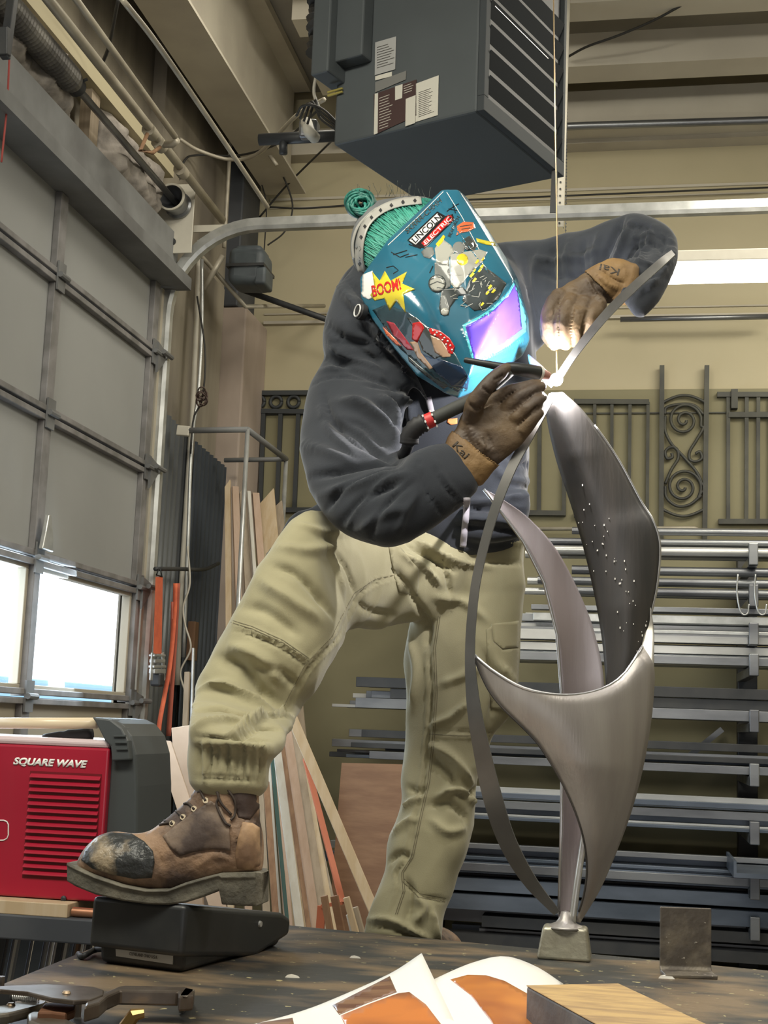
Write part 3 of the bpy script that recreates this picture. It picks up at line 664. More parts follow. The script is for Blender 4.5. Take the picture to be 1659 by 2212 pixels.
for li, (lx, kind, n, pal) in enumerate(sets):
    z0 = lev[li]
    cap = (lev[li-1]-z0-.06) if li else .09
    y = YF-.03
    ymax = YK
    layer = 0; zc_ = z0; pos = 0
    for i in range(n):
        big = kind == 'big'
        w = (random.uniform(.09, .14) if big else random.uniform(.03, .065)); h = (random.uniform(.05, .08) if big else random.choice([.016, .025, .038, .05]))
        if kind == 'rd': w = h = random.uniform(.036, .05)
        if y+w > ymax or (i >= n*.45 and layer == 0) or (i >= n*.8 and layer == 1):
            layer += 1; pos = 0; y = YF-.02+random.random()*.03; zc_ = z0+(layer*.052 if not big else .085*layer)
        h = min(h, cap*.6)
        xl = PY(lx+random.uniform(0, 130), LV[li], 6.9)[0]
        xr = 3.4+random.uniform(-.3, .3)
        o = MB()
        mm = M[pal[i % len(pal)]]
        if kind == 'rd':
            r = w/2
            o.tube([(xl, y+r, zc_+r), (xr, y+r, zc_+r)], r, 12); ob = o.build('steel_pipe', mm, smooth='auto')
        elif big:
            o.prism([(xl, y, zc_), (xl, y+w, zc_), (xl, y+w, zc_+.008), (xl, y+.008, zc_+.008), (xl, y+.008, zc_+h-.008), (xl, y+w, zc_+h-.008), (xl, y+w, zc_+h), (xl, y, zc_+h)], (xr-xl, 0, 0)); ob = o.build('steel_channel', mm)
        else:
            o.box(xl, xr, y, y+w, zc_, zc_+h); ob = o.build('steel_bar', mm, bev=.002)
        tone = {'steel_light': 'bright', 'steel': 'dark', 'galv': 'galvanised', 'black': 'black', 'steel_blue': 'blue-grey'}[pal[i % len(pal)]]
        pos += 1
        where_ = ['frontmost', 'second from front', 'third from front', 'fourth from front', 'fifth from front', 'sixth from front', 'seventh from front', 'eighth from front'][min(pos-1, 7)]
        tag(ob, '%s %s, %s in the %s layer on the %s rack shelf' % (tone, names[kind][1] if kind != 'mx' else 'flat bar', where_, ['bottom', 'second', 'third', 'fourth', 'fifth', 'sixth'][layer], words_[li]), 'pipe' if kind == 'rd' else ('channel' if big else 'bar'), 'stock on the %s rack shelf' % words_[li])
        y += w+random.uniform(.004, .02)
tb_ = MB(); a = PY(795, 1482, YF+.1); tb_.box(a[0], 3, YF+.06, YF+.13, a[2]-.005, a[2]+.035)
tag(tb_.build('square_tube', M['steel_light'], bev=.003), 'pale square tube lying highest on the fifth rack shelf', 'tube')
# open ended channel sticking out at the right
a = PY(1585, 1860, 6.3)
co = thing('channel_offcut', 'short grey channel end poking toward the camera at the right edge of the rack', 'channel', tuple(a))
MB().prism([(a[0], 6.3, a[2]-.07), (a[0], 6.3, a[2]), (a[0]+.012, 6.3, a[2]), (a[0]+.012, 6.3, a[2]-.05), (a[0]+.5, 6.3, a[2]-.05), (a[0]+.5, 6.3, a[2]), (a[0]+.51, 6.3, a[2]), (a[0]+.51, 6.3, a[2]-.07)], (0, .5, 0)).build('web', M['steel_blue'], co)
# dark pallet-like low shelf behind the table
tag(MB().box(-.6, 3.2, 6.55, 7.4, .0, .16).build('storage_cabinet', M['black'], bev=.01), 'low black steel cabinet at floor level under the stock rack', 'cabinet')
# plywood sheet leaning behind the standing leg
a, b, c_, d_ = PY(738, 1648, 6.55), PY(905, 1652, 6.55), PY(905, 1815, 6.45), PY(722, 1815, 6.45)
lo = lambda p, z: np.array([p[0], p[1]-.12, z])
tag(MB().hexa([lo(d_, .0), lo(c_, .0), lo(c_, .0)+[0, .02, 0], lo(d_, 0)+[0, .02, 0]], [a, b, b+[0, .02, 0], a+[0, .02, 0]]).build('plywood_sheet', M['ply']), 'orange-brown plywood sheet leaning against the rack behind the standing leg', 'board')

# ================================================================== LUMBER LEANING IN THE CORNER
def board(top, bot, w, th, mm, label, cat='board', yaw=0.0, cut=0.0, name='lumber_board'):
    top, bot = np.array(top), np.array(bot)
    t = top-bot; t /= np.linalg.norm(t)
    e = np.array([math.cos(yaw), math.sin(yaw), 0]); e = e-(e@t)*t; e /= np.linalg.norm(e); n = np.cross(t, e)
    o = MB().hexa([bot-e*w/2-n*th/2, bot+e*w/2-n*th/2, bot+e*w/2+n*th/2, bot-e*w/2+n*th/2],
                  [top-e*w/2-n*th/2+t*cut, top+e*w/2-n*th/2-t*cut, top+e*w/2+n*th/2-t*cut, top-e*w/2+n*th/2+t*cut])
    return tag(o.build(name, mm, bev=.002), label, cat)
def leanboard(tpx, bpx, Yt, Yb, wpx, mm, label, **k):
    t = PY(*tpx, Yt); b = PY(*bpx, Yb)
    if b[2] > 0.02:   # run on down to the floor
        b = t+(b-t)*((t[2]-0.0)/(t[2]-b[2]))
    return board(t, b, wpx*Yt/FPX, .02, mm, label, **k)
leanboard((492, 1045), (497, 1700), 6.6, 6.2, 13, M['wood_pale'], 'pale narrow board at the left edge of the tall lumber bundle', cut=-.02)
leanboard((508, 1052), (528, 1700), 6.6, 6.2, 15, M['wood_pink'], 'pinkish board second from the left in the tall lumber bundle', yaw=.5)
leanboard((524, 1058), (560, 1700), 6.62, 6.2, 15, M['wood_grey'], 'greyish board third from the left in the tall lumber bundle', yaw=.4, cut=-.02)
leanboard((537, 1062), (583, 1700), 6.6, 6.2, 8, M['wood_white'], 'thin whitish board in the middle of the tall lumber bundle', yaw=.5)
leanboard((552, 1066), (600, 1700), 6.64, 6.2, 16, M['wood_pink'], 'reddish edged board just left of the wide pale panel', yaw=.5)
leanboard((572, 1078), (625, 1700), 6.7, 6.3, 46, M['wood_pale'], 'wide pale panel with a slanted top in the tall lumber bundle', cut=-.05)
leanboard((592, 1098), (652, 1700), 6.78, 6.4, 40, M['wood_grey'], 'darker wide panel behind the pale one in the tall lumber bundle', cut=-.035)
B2 = [((575, 1690), (600, 2040), 14, 'wood_brown', 'dark brown board directly behind the boot heel'),
      ((588, 1640), (625, 2040), 8, 'green_dark', 'thin dark green board among the leaning lumber'),
      ((597, 1610), (652, 2040), 18, 'wood_white', 'white painted board leaning right of the boot'),
      ((607, 1590), (672, 2040), 10, 'wood_brown', 'narrow brown board next to the white painted board'),
      ((617, 1560), (688, 2040), 20, 'wood_pink', 'pinkish board in the middle of the low lumber fan'),
      ((630, 1550), (706, 2040), 22, 'wood_grey', 'weathered board in the middle of the low lumber fan'),
      ((645, 1600), (722, 2040), 20, 'wood_pale', 'pale board right of the weathered one in the low lumber fan'),
      ((655, 1660), (738, 2040), 10, 'wood_grey', 'narrow board at the right side of the low lumber fan')]
for i, (t, b, w, mm, lb) in enumerate(B2):
    leanboard(t, b, 5.3+i*.06, 5.1+i*.05, w, M[mm], lb, yaw=.25)
leanboard((630, 1548), (815, 1985), 5.1, 5.0, 22, M['wood_pale'], 'long pale stick slanting down right behind the legs', yaw=.2)
for i, (t, b, w, mm, lb) in enumerate([((700, 1935), (720, 2050), 14, 'wood_brown', 'leftmost short dark offcut at the table edge'), ((722, 1935), (745, 2050), 16, 'ply', 'short red-brown offcut standing at the table edge'),
        ((748, 1938), (778, 2050), 13, 'wood_pale', 'short pale offcut with square top at the table edge'), ((765, 1960), (790, 2050), 16, 'wood_grey', 'short grey offcut nearest the standing boot'), ((752, 1975), (770, 2050), 8, 'wood_white', 'short whitish offcut nearest the standing boot')]):
    leanboard(t, b, 4.6+i*.05, 4.6+i*.05, w, M[mm], lb)
of = thing('orange_frame', 'thin orange steel frame standing among the lumber', 'frame', tuple(PY(730, 1960, 5)))
om = mat('orange_paint', (.40, .11, .05), .6)
q = [PY(660, 1640, 5.4), PY(740, 1950, 5.0), PY(695, 1957, 5.0)]
MB().bar(q[0], q[1], .022, .01).build('leg', om, of); MB().bar(q[1], q[2], .03, .012).build('foot', om, of)
MB().bar(q[2], (q[2][0]-.02, q[2][1], 0), .03, .012).build('leg', om, of)
# ================================================================== THINGS ON THE LEFT WALL
hbar = tag(MB().tube(spline([PX(335, 1229, -2.215), PX(390, 1229, -2.200), PX(440, 1230, -2.185), PX(472, 1217, -2.170)], 4), .010, 8).build('wall_hook_bar', M['black'], smooth=True), 'bent black bar sticking out of the left wall above the orange strap', 'bar')
rs = thing('ratchet_strap', 'orange ratchet strap with black buckle hanging on the left wall', 'strap', tuple(PX(340, 1480, -2.200)))
MB().hexa([PX(331, 1412, -2.200), PX(349, 1412, -2.200), PX(349, 1412, -2.206), PX(331, 1412, -2.206)], [PX(336, 1246, -2.200), PX(352, 1246, -2.200), PX(352, 1246, -2.206), PX(336, 1246, -2.206)]).build('webbing', M['orange'], rs)
bk = MB()
for yy, w_, hh in ((1416, 24, 5), (1428, 22, 8), (1440, 26, 6), (1450, 24, 10)):
    a, b = PX(340-w_/2, yy, -2.194), PX(340+w_/2, yy, -2.194); bk.bar(a, b, .03, hh*6.2/FPX)
bk.bar(PX(330, 1410, -2.194), PX(326, 1470, -2.194), .008, .03, up=(0, 1, 0)).bar(PX(351, 1410, -2.194), PX(354, 1470, -2.194), .008, .03, up=(0, 1, 0))
bk.build('ratchet_buckle', M['galv'], rs, bev=.003)
MB().obox(PX(340, 1468, -2.197), (.026, 0, 0), (0, .03, 0), (0, 0, .032)).build('spool', M['black'], rs, bev=.01)
MB().tube([PX(343, 1229, -2.200), PX(338, 1242, -2.200), PX(350, 1246, -2.200), PX(346, 1229, -2.200)], .004, 6).build('hook', M['black'], rs, smooth=True)
def ribbon(pts, w, mm, label, name='hanging_strap', cat='strap'):
    P = spline(pts, 6); rows = []
    for i, p in enumerate(P):
        t = P[min(i+1, len(P)-1)]-P[max(i-1, 0)]; t = t/np.linalg.norm(t); n = np.cross(t, (0, 1, 0)); n /= np.linalg.norm(n)
        rows.append([p-n*w/2, p+n*w/2])
    return tag(MB().grid(rows).build(name, mm, smooth=True, solid=.003), label, cat)
ribbon([PX(379, 1260, -2.200), PX(377, 1330, -2.200), PX(368, 1430, -2.200), PX(356, 1500, -2.185), PX(345, 1560, -2.170), PX(342, 1600, -2.170)], .022, M['orange'], 'long faded orange strap bowing down to the fibreboard offcuts')
ribbon([PX(384, 1260, -2.206), PX(378, 1380, -2.206), PX(370, 1500, -2.200), PX(364, 1590, -2.194)], .024, M['red_web'], 'dull red strap hanging just right of the orange one')
ribbon([PX(372, 1300, -2.212), PX(370, 1400, -2.212), PX(366, 1480, -2.206)], .012, M['red_web'], 'narrow dull red strap hanging between the two long straps')
for x, lb in ((315, 'leftmost'), (325, 'middle'), (334, 'rightmost')):
    ribbon([PX(x+4, 1690, -2.140), PX(x-2, 1740, -2.140), PX(x-1, 1790, -2.140), PX(x+1, 1850, -2.140)], .008, M['red_web'], '%s thin red strap end hanging behind the welder case' % lb)
leanboard((352, 1600), (405, 1760), 5.6, 5.5, 34, M['mdf'], 'upright tan fibreboard offcut with slanted top behind the welder', name='fibreboard_offcut', cut=.02)
leanboard((392, 1570), (405, 1760), 5.75, 5.7, 44, M['mdf'], 'wider tan fibreboard offcut right behind the slanted one', name='fibreboard_offcut')
leanboard((405, 1452), (395, 1700), 6.1, 6.0, 12, M['wood_grey'], 'thin grey stick leaning on the left wall above the fibreboard', name='wooden_stick')
leanboard((418, 1400), (410, 1700), 6.2, 6.1, 5, M['galv'], 'thin steel rod leaning on the left wall next to the grey stick', name='steel_rod')
sb = thing('switch_box', 'brown box with tan faceplate mounted low on the left wall', 'box', tuple(PX(412, 1400, -2.245)))
MB().obox(PX(410, 1385, -2.245), (.035, 0, 0), (0, .03, 0), (0, 0, .10)).build('box', M['wood_brown'], sb, bev=.004)
MB().obox(PX(419, 1380, -2.230), (.016, 0, 0), (0, .01, 0), (0, 0, .045)).build('faceplate', M['mdf'], sb, bev=.003)
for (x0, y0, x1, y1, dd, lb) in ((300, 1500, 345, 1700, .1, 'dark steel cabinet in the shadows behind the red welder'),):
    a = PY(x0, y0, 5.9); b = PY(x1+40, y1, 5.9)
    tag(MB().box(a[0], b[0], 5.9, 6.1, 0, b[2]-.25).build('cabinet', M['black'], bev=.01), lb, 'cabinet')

# ================================================================== THE RED WELDING MACHINE ON ITS CART
YW = 3.25
red = mat('red_enamel', (.40, .012, .035), .32, col2=(.33, .01, .03), scale=2, coat=.3)
w_ = thing('welding_machine', 'red welding power source with louvred side standing on the cart at left', 'welding machine', tuple(PY(100, 1950, YW)))
a = PY(239, 1617, YW); b = PY(211, 1949, YW)
xr_ = (a[0]+b[0])/2; zt_, zb_ = a[2], b[2]; xl_ = xr_-.52; dep = .28
MB().box(xl_, xr_, YW, YW+dep, zb_, zt_).build('case', red, w_, bev=.006, seg=3)
MB().box(xl_, xr_-.002, YW+.004, YW+dep, zt_, zt_+.02).build('top_cover', mat('pale_pink_top', (.62, .50, .50), .3), w_, bev=.008)
# louvres
px0, px1 = PY(66, 1680, YW)[0], PY(218, 1680, YW)[0]
zl0, zl1 = PY(140, 1672, YW)[2], PY(140, 1898, YW)[2]
N = 15
for i in range(N):
    z = zl0+(zl1-zl0)*(i+.5)/N
    hh = (zl0-zl1)/N
    MB().prism([(px0, YW, z+hh*.42), (px0, YW-.009, z-hh*.10), (px0, YW-.009, z-hh*.22), (px0, YW, z-hh*.22)], (px1-px0, 0, 0)).build('louvre', red, w_, bev=.0015)
ll = MB().box(px0-.002, px1+.002, YW-.0008, YW+.001, zl1-.004, zl0+.004); ll.build('louvre_recess', mat('dark_red', (.16, .006, .012), .4), w_)
def text3(name, s, size, mm, parent, origin, ex, ey, off=0.0, squash=1.0, shear=0.0, depth=.0006, proj=None, bold=0.0):
    cu = bpy.data.curves.new(name, 'FONT'); cu.body = s; cu.size = size; cu.extrude = 0; cu.shear = shear; cu.offset = bold; cu.resolution_u = 4
    to = bpy.data.objects.new(name, cu); COL.objects.link(to)
    dg = bpy.context.evaluated_depsgraph_get()
    me = bpy.data.meshes.new_from_object(to.evaluated_get(dg)); bpy.data.objects.remove(to); bpy.data.curves.remove(cu)
    ex, ey, origin = np.array(ex, float), np.array(ey, float), np.array(origin, float)
    if proj:
        bm = bmesh.new(); bm.from_mesh(me); bmesh.ops.subdivide_edges(bm, edges=bm.edges[:], cuts=1); bmesh.ops.triangulate(bm, faces=bm.faces[:]); bm.to_mesh(me); bm.free()
    for v in me.vertices:
        p = origin+ex*v.co.x*squash+ey*v.co.y
        v.co = p if proj is None else proj(p)
    me.update()
    return finish(name, me, mm, parent, solid=depth)
white_p = mat('white_print', (.85, .83, .78), .5)
q = PY(28, 1651, YW-.002); q2 = PY(213, 1657, YW-.002)
wl = (q2[0]-q[0])
text3('lettering', 'SQUARE WAVE', .024, white_p, w_, (q[0], YW-.002, q[2]), (1, 0, 0), (0, 0, 1), squash=wl/(.024*8.1), shear=.25, bold=.0011)
a = PY(-10, 1773, YW-.001); b = PY(18, 1814, YW-.001)
ol = []
for i in range(17):
    t = PI/2-PI*i/16*.5 if i < 8 else 0
pts = [(-60, 1772), (8, 1772), (15, 1775), (18, 1781), (18, 1804), (15, 1811), (8, 1815), (-60, 1817)]
MB().tube([PY(x, y, YW-.001) for x, y in pts], .0016, 6).build('outline_badge', white_p, w_)
# rear shroud, dark grey with ribs
gr = mat('dark_grey_plastic', (.06, .068, .07), .5, col2=(.05, .055, .056), scale=3)
pts = [(239, 1552), (262, 1563), (283, 1590), (294, 1630), (297, 1700), (296, 1800), (290, 1900), (280, 1960), (212, 1960), (239, 1617)]
P_ = [PY(x, y, YW+.02) for x, y in [(200, 1549)]+pts]
MB().prism(P_, (0, dep-.02, 0)).build('rear_shroud', gr, w_, bev=.008, seg=3)
hs = [PY(x, y, YW-.005) for x, y in [(198, 1549), (238, 1554), (262, 1572), (276, 1600), (280, 1642), (241, 1644), (239, 1612), (226, 1600), (206, 1560)]]
MB().prism(hs, (0, .06, 0)).build('handle_bracket', gr, w_, bev=.004)
for i in range(3):
    MB().tube([PY(246+i*3, 1590+i*14, YW-.008), PY(272+i*2, 1590+i*14, YW-.008)], .003, 6).build('rib', gr, w_)
MB().tube([PY(-60, 1562, YW+.05), PY(210, 1562, YW+.05)], .014, 14).build('carry_handle', mat('pale_handle', (.70, .58, .40), .3), w_, smooth=True)
MB().tube(spline([PY(95, 1596, YW+.08), PY(130, 1590, YW+.08), PY(165, 1589, YW+.08), PY(198, 1584, YW+.08)], 4), [.012]*6+[.016]*7, 12).build('cable_plug', M['rubber'], w_, smooth=True)
MB().lathe([(.001, 0), (.007, 0), (.007, .004), (.003, .006), (.001, .006)], PY(138, 1941, YW), (0, -1, 0), 12).build('screw', M['black'], w_)
MB().lathe([(.001, 0), (.009, 0), (.009, .006), (.005, .01), (.005, .016), (.001, .016)], PY(45, 1960, YW-.004), (0, 0, 1), 10).build('brass_fitting', mat('brass_fitting', (.5, .32, .08), .35, .8), w_)
# cart
ct = thing('steel_cart', 'dark steel cart bench carrying the red welding machine', 'cart', tuple(PY(100, 2000, YW)))
zc1 = PY(100, 1981, YW-.06)[2]; zc2 = PY(100, 2035, YW-.06)[2]
xe = PY(212, 2000, YW-.06)[0]
MB().box(xl_-.5, xe+.04, YW-.06, YW+.45, zc2, zc1).build('top_rail', M['beam_dark'], ct, bev=.004)
for x in (xl_-.4, xe-.03):
    for y in (YW+.0, YW+.38): MB().box(x, x+.04, y, y+.04, 0, zc2).build('leg', M['beam_dark'], ct)
zw = zc1
hw = zb_-zw
a = PY(147, 1970, YW-.05)
tag(MB().box(xl_-.4, a[0], YW-.055, YW+.3, zw, zb_-.002).build('wood_board', M['wood_pale'], bev=.002), 'pale wood board between the welding machine and the cart', 'board')
tag(MB().tube([(a[0]+.004, YW-.03, zw+.012), (a[0]+.07, YW-.03, zw+.012)], .0115, 12).build('copper_tube', mat('copper', (.62, .30, .18), .35, .8), smooth='auto'), 'short pink copper tube on the cart beside the wood board', 'tube')
random.seed(4)
pal = ['steel_blue', 'black', 'steel_blue', 'wood_white', 'steel_blue', 'steel_blue', 'steel', 'steel_light', 'black', 'wood_white', 'steel_blue', 'wood_brown', 'steel_light', 'black']
x = -10
for i in range(14):
    w2 = random.choice([10, 14, 22, 26]) if pal[i].startswith('steel_b') or pal[i] == 'black' else 8
    t = PY(x+w2/2, 2037, 3.55); t[2] = zc2+.05
    lo_ = np.array([t[0]-.06, 3.45, 0.0])
    board(t, lo_, w2*3.5/FPX*.95, .02, M[pal[i]], ('dark blue-grey steel flat' if pal[i] in ('steel_blue', 'black') else 'pale narrow strip' if pal[i] != 'wood_brown' else 'brown strip')+' standing upright under the cart, %s from the left' % (['first', 'second', 'third', 'fourth', 'fifth', 'sixth', 'seventh', 'eighth', 'ninth', 'tenth', 'eleventh', 'twelfth', 'thirteenth', 'fourteenth'][i]), 'bar', name='upright_offcut')['group'] = 'offcuts standing under the cart'
    x += w2+3
# ================================================================== PROJECTED THIN PRINTS (labels, paint) laid on a real surface
from mathutils.geometry import delaunay_2d_cdt
def bvh_of(obs):
    dg = bpy.context.evaluated_depsgraph_get(); V = []; Fc = []
    for o in obs:
        e = o.evaluated_get(dg); me = e.to_mesh(); n = len(V)
        V += [o.matrix_world @ v.co for v in me.vertices]; Fc += [tuple(i+n for i in p.vertices) for p in me.polygons]
        e.to_mesh_clear()
    return BVHTree.FromPolygons(V, Fc)
def hit(bvh, px, py, off=0.0, fallback=None):
    d = Vector(ray(px, py)).normalized()
    loc, nrm, i, dist = bvh.ray_cast(Vector(C0), d)
    if loc is None:
        p = fallback if fallback is not None else None
        if p is None: return None
        return p
    return np.array(loc-d*off)
def fill2d(poly, step):
    P = []
    n = len(poly)
    for i in range(n):
        a, b = np.array(poly[i], float), np.array(poly[(i+1) % n], float); m = max(1, int(np.linalg.norm(b-a)/step))
        P += [a+(b-a)*k/m for k in range(m)]
    nb = len(P); E = [(i, (i+1) % nb) for i in range(nb)]
    xs = [p[0] for p in P]; ys = [p[1] for p in P]
    y = min(ys)+step/2; r = 0
    ext = []
    while y < max(ys):
        x = min(xs)+step*(.5 if r % 2 else .25)
        while x < max(xs):
            c = False; j = nb-1
            for i in range(nb):
                if (P[i][1] > y) != (P[j][1] > y) and x < (P[j][0]-P[i][0])*(y-P[i][1])/(P[j][1]-P[i][1]+1e-12)+P[i][0]: c = not c
                j = i
            if c and min((p[0]-x)**2+(p[1]-y)**2 for p in P) > (step*.4)**2: ext.append(np.array([x, y]))
            x += step
        y += step*.87; r += 1
    allp = [Vector(p) for p in P+ext]
    out = delaunay_2d_cdt(allp, E, [list(range(nb))], 1, 1e-5)
    return [tuple(v) for v in out[0]], out[2]
def decal(name, poly, bvh, mm, parent, off=.0012, step=10, thick=.0006):
    v, f = fill2d(poly, step); V = [hit(bvh, p[0], p[1], off) for p in v]; ok = [q is not None for q in V]
    f = [t for t in f if all(ok[i] for i in t) and max(np.linalg.norm(V[t[i]]-V[t[i-1]]) for i in range(len(t))) < .05]
    V = [q if q is not None else np.zeros(3) for q in V]; us = sorted({i for t in f for i in t}); mp_ = {a: b for b, a in enumerate(us)}
    V = [V[i] for i in us]; f = [tuple(mp_[i] for i in t) for t in f]
    return MB().add(V, f).build(name, mm, parent, smooth=True, solid=thick)
def line_decal(name, lines, bvh, mm, parent, w=1.2, off=.0012):
    m_ = MB()
    for L in lines:
        L = [np.array(p, float) for p in L]; D = []
        for i in range(len(L)-1):
            k = max(1, int(np.linalg.norm(L[i+1]-L[i])/6)); D += [L[i]+(L[i+1]-L[i])*j/k for j in range(k)]
        D.append(L[-1]); rows = []
        for i, p in enumerate(D):
            t = D[min(i+1, len(D)-1)]-D[max(i-1, 0)]; t = t/(np.linalg.norm(t)+1e-9); n = np.array([-t[1], t[0]])*w/2
            a = hit(bvh, *(p-n), off); b = hit(bvh, *(p+n), off)
            if a is None or b is None: continue
            rows.append([a, b])
        if len(rows) > 1: m_.grid(rows)
    return m_.build(name, mm, parent)

# ================================================================== THE STEEL TABLE
M['table'] = mat('stained_steel_plate', (.045, .046, .045), .45, .2, col2=(.20, .145, .09), scale=4.5, bump=.08, bscale=30, contrast=(.46, .62), det=10, stretch=(1, 2.2, 1))
def add_specks(m, col, scale, thr, yellow=None):
    nt = m.node_tree; b = nt.nodes['Principled BSDF']; src = b.inputs['Base Color'].links[0].from_socket
    tc = nt.nodes.new('ShaderNodeTexCoord'); v = nt.nodes.new('ShaderNodeTexNoise'); v.inputs['Scale'].default_value = scale; v.inputs['Detail'].default_value = 3
    nt.links.new(tc.outputs['Object'], v.inputs['Vector'])
    r = nt.nodes.new('ShaderNodeMapRange'); r.inputs['From Min'].default_value = thr; r.inputs['From Max'].default_value = thr+.02
    nt.links.new(v.outputs['Fac'], r.inputs['Value'])
    x = nt.nodes.new('ShaderNodeMix'); x.data_type = 'RGBA'; x.inputs['B'].default_value = (*col, 1)
    nt.links.new(src, x.inputs['A']); nt.links.new(r.outputs[0], x.inputs['Factor']); nt.links.new(x.outputs['Result'], b.inputs['Base Color'])
add_specks(M['table'], (.40, .35, .19), 48, .675)
TBL = thing('welding_table', 'large scarred steel welding table in the foreground', 'table', (-.2, 2.2, 0))
TL, TR_ = PZ(377, 1975, ZT), PZ(1659, 2096, ZT)
TR2 = TL+(TR_-TL)*1.9
FL, FR = np.array([TL[0]+.01, 1.25, ZT]), np.array([TR2[0], 1.25, ZT])
MB().hexa([p-np.array([0, 0, .016]) for p in (FL, FR, TR2, TL)], [FL, FR, TR2, TL]).build('tabletop', M['table'], TBL, bev=.003)
dz = np.array([0, 0, .017])
MB().bar(TL-dz-[0, .03, .04], TR2-dz-[0, .03, .04], .04, .08).build('apron', M['black'], TBL)
MB().bar(FL-dz+[0, .03, -.04], FR-dz+[0, .03, -.04], .04, .08).build('apron', M['black'], TBL)
for p in (TL+[.06, -.08, 0], TR2+[-.06, -.08, 0], FL+[.06, .08, 0], FR+[-.06, .08, 0]):
    MB().box(p[0]-.035, p[0]+.035, p[1]-.035, p[1]+.035, 0, ZT-.017).build('leg', M['black'], TBL)
# scraps on the table
for (x, y, s, lb) in ((633, 2111, .006, 'small pale chip on the table in front of the pedal'), (768, 2069, .005, 'small pale fleck on the table near the paper corner'), (1440, 2113, .007, 'white scrap at the foot of the steel angle')):
    p = PZ(x, y, ZT)
    tag(MB().hexa([p+[-s*2, -s, 0], p+[s*2, -s*.6, 0], p+[s*1.5, s, 0], p+[-s, s, 0]], [p+[-s*1.5, -s*.6, s*.6], p+[s*1.4, -s*.3, s*.5], p+[s, s*.6, s*.4], p+[-s*.6, s*.5, s*.7]]).build('metal_chip', M['wood_white']), lb, 'scrap')

# ================================================================== FOOT PEDAL
ped = thing('foot_pedal', 'black welding foot pedal on the table under the raised boot', 'pedal', tuple(PZ(394, 2105, ZT)))
K0 = PZ(394, 2103, ZT); K1 = PZ(616, 2040, ZT); K2 = PZ(232, 2076, ZT)
U_ = K1-K0; U_ /= np.linalg.norm(U_); V_ = np.array([-U_[1], U_[0], 0]); dl = np.linalg.norm(K2-K0)
nn = np.array([U_[1], -U_[0], 0])
def onside(px, py, off=0.0):
    d = ray(px, py); return C0+d*(((K0+nn*off-C0)@nn)/(d@nn))
pedal_m = mat('black_pedal_plastic', (.018, .02, .022), .42, col2=(.04, .04, .038), scale=7, contrast=(.45, .7))
back = V_*dl*1.0
lw = [onside(x, y) for x, y in ((394, 2103), (500, 2076), (600, 2046), (612, 2030), (600, 2010), (394, 2040))]
for q in lw[:3]: q[2] = ZT
MB().prism(lw, back).build('base', pedal_m, ped, bev=.012, seg=4, smooth='auto')
cv = [onside(x, y, .008) for x, y in ((393, 2068), (553, 2067), (626, 2020), (630, 1984), (612, 1972), (402, 1955))]
MB().prism(cv, back*1.12+U_*.0).build('cover', pedal_m, ped, bev=.009, seg=4, smooth='auto')
MB().lathe([(.001, 0), (.006, 0), (.005, .003), (.001, .003)], onside(561, 1996, .008), nn, 14).build('screw', M['steel_light'], ped, smooth='auto')
nb_ = -U_
def onend(px, py, off):
    d = ray(px, py); return C0+d*(((K0+nb_*off-C0)@nb_)/(d@nb_))
lb_ = [onend(x, y, .002) for x, y in ((251, 2044), (375, 2062), (374, 2083), (252, 2065))]
MB().tube(spline([K2+[.0, -.0, .02], PZ(205, 2052, ZT+.008), PZ(178, 2066, ZT+.006), PZ(168, 2062, ZT-.03), PZ(160, 2090, ZT-.25)], 5), .005, 8).build('cord', M['rubber'], ped, smooth=True)
plate = MB().prism(lb_, nb_*.002).build('maker_plate', mat('grey_sticker', (.42, .42, .40), .6), ped)
o_ = onend(279, 2063, .006); ex_ = onend(342, 2072, .006)-o_; exn = np.linalg.norm(ex_)
text3('lettering', 'CLEVELAND OHIO U.S.A.', .007, ink, ped, o_, ex_/exn, (0, 0, 1), squash=exn/(.007*11.5))

# ================================================================== LOCKING CLAMP at the bottom left
ZC = .932
cl = thing('locking_clamp', 'rusty steel locking C-clamp lying at the lower left of the table', 'clamp', tuple(PZ(150, 2150, ZT)))
clm = mat('worn_clamp_steel', (.17, .145, .125), .4, .7, col2=(.09, .07, .055), scale=18)
cls = mat('bright_clamp_steel', (.36, .34, .31), .35, .8, col2=(.2, .17, .13), scale=14)
def zp(pts, z): return [PZ(x/2.963, 1880+y/2.963, z) for x, y in pts]
MB().prism(zp([(-160, 752), (0, 740), (300, 728), (600, 744), (665, 765), (660, 795), (580, 826), (470, 832), (330, 816), (180, 778), (0, 762), (-160, 768)], .945), (0, 0, -.006)).build('side_plate', clm, cl, bev=.0015)
MB().prism(zp([(560, 800), (650, 788), (755, 742), (800, 736), (1190, 744), (1248, 762), (1240, 800), (1145, 806), (1140, 772), (770, 765), (690, 800), (640, 845), (540, 875)], .943), (0, 0, -.020)).build('arm', clm, cl, bev=.003)
MB().hexa(zp([(1140, 912), (1178, 914), (1240, 842), (1205, 836)], .903), zp([(1143, 800), (1196, 812), (1250, 764), (1180, 752)], .943)).build('jaw', cls, cl, bev=.002)
MB().prism(zp([(280, 850), (400, 838), (470, 840), (488, 862), (480, 890), (420, 915), (330, 905), (240, 905)], .928), (0, 0, -.012)).build('link', mat('rust_brown', (.16, .07, .035), .6, .3), cl, bev=.003)
MB().prism(zp([(175, 912), (210, 900), (330, 905), (480, 970), (600, 1030), (520, 1060), (250, 990), (180, 960)], .920), (0, 0, -.014)).build('lower_jaw', cls, cl, bev=.004)
MB().prism(zp([(-160, 862), (0, 862), (120, 842), (250, 826), (310, 834), (300, 850), (200, 880), (60, 915), (-160, 945)], .924), (0, 0, -.014)).build('handle', cls, cl, bev=.004)
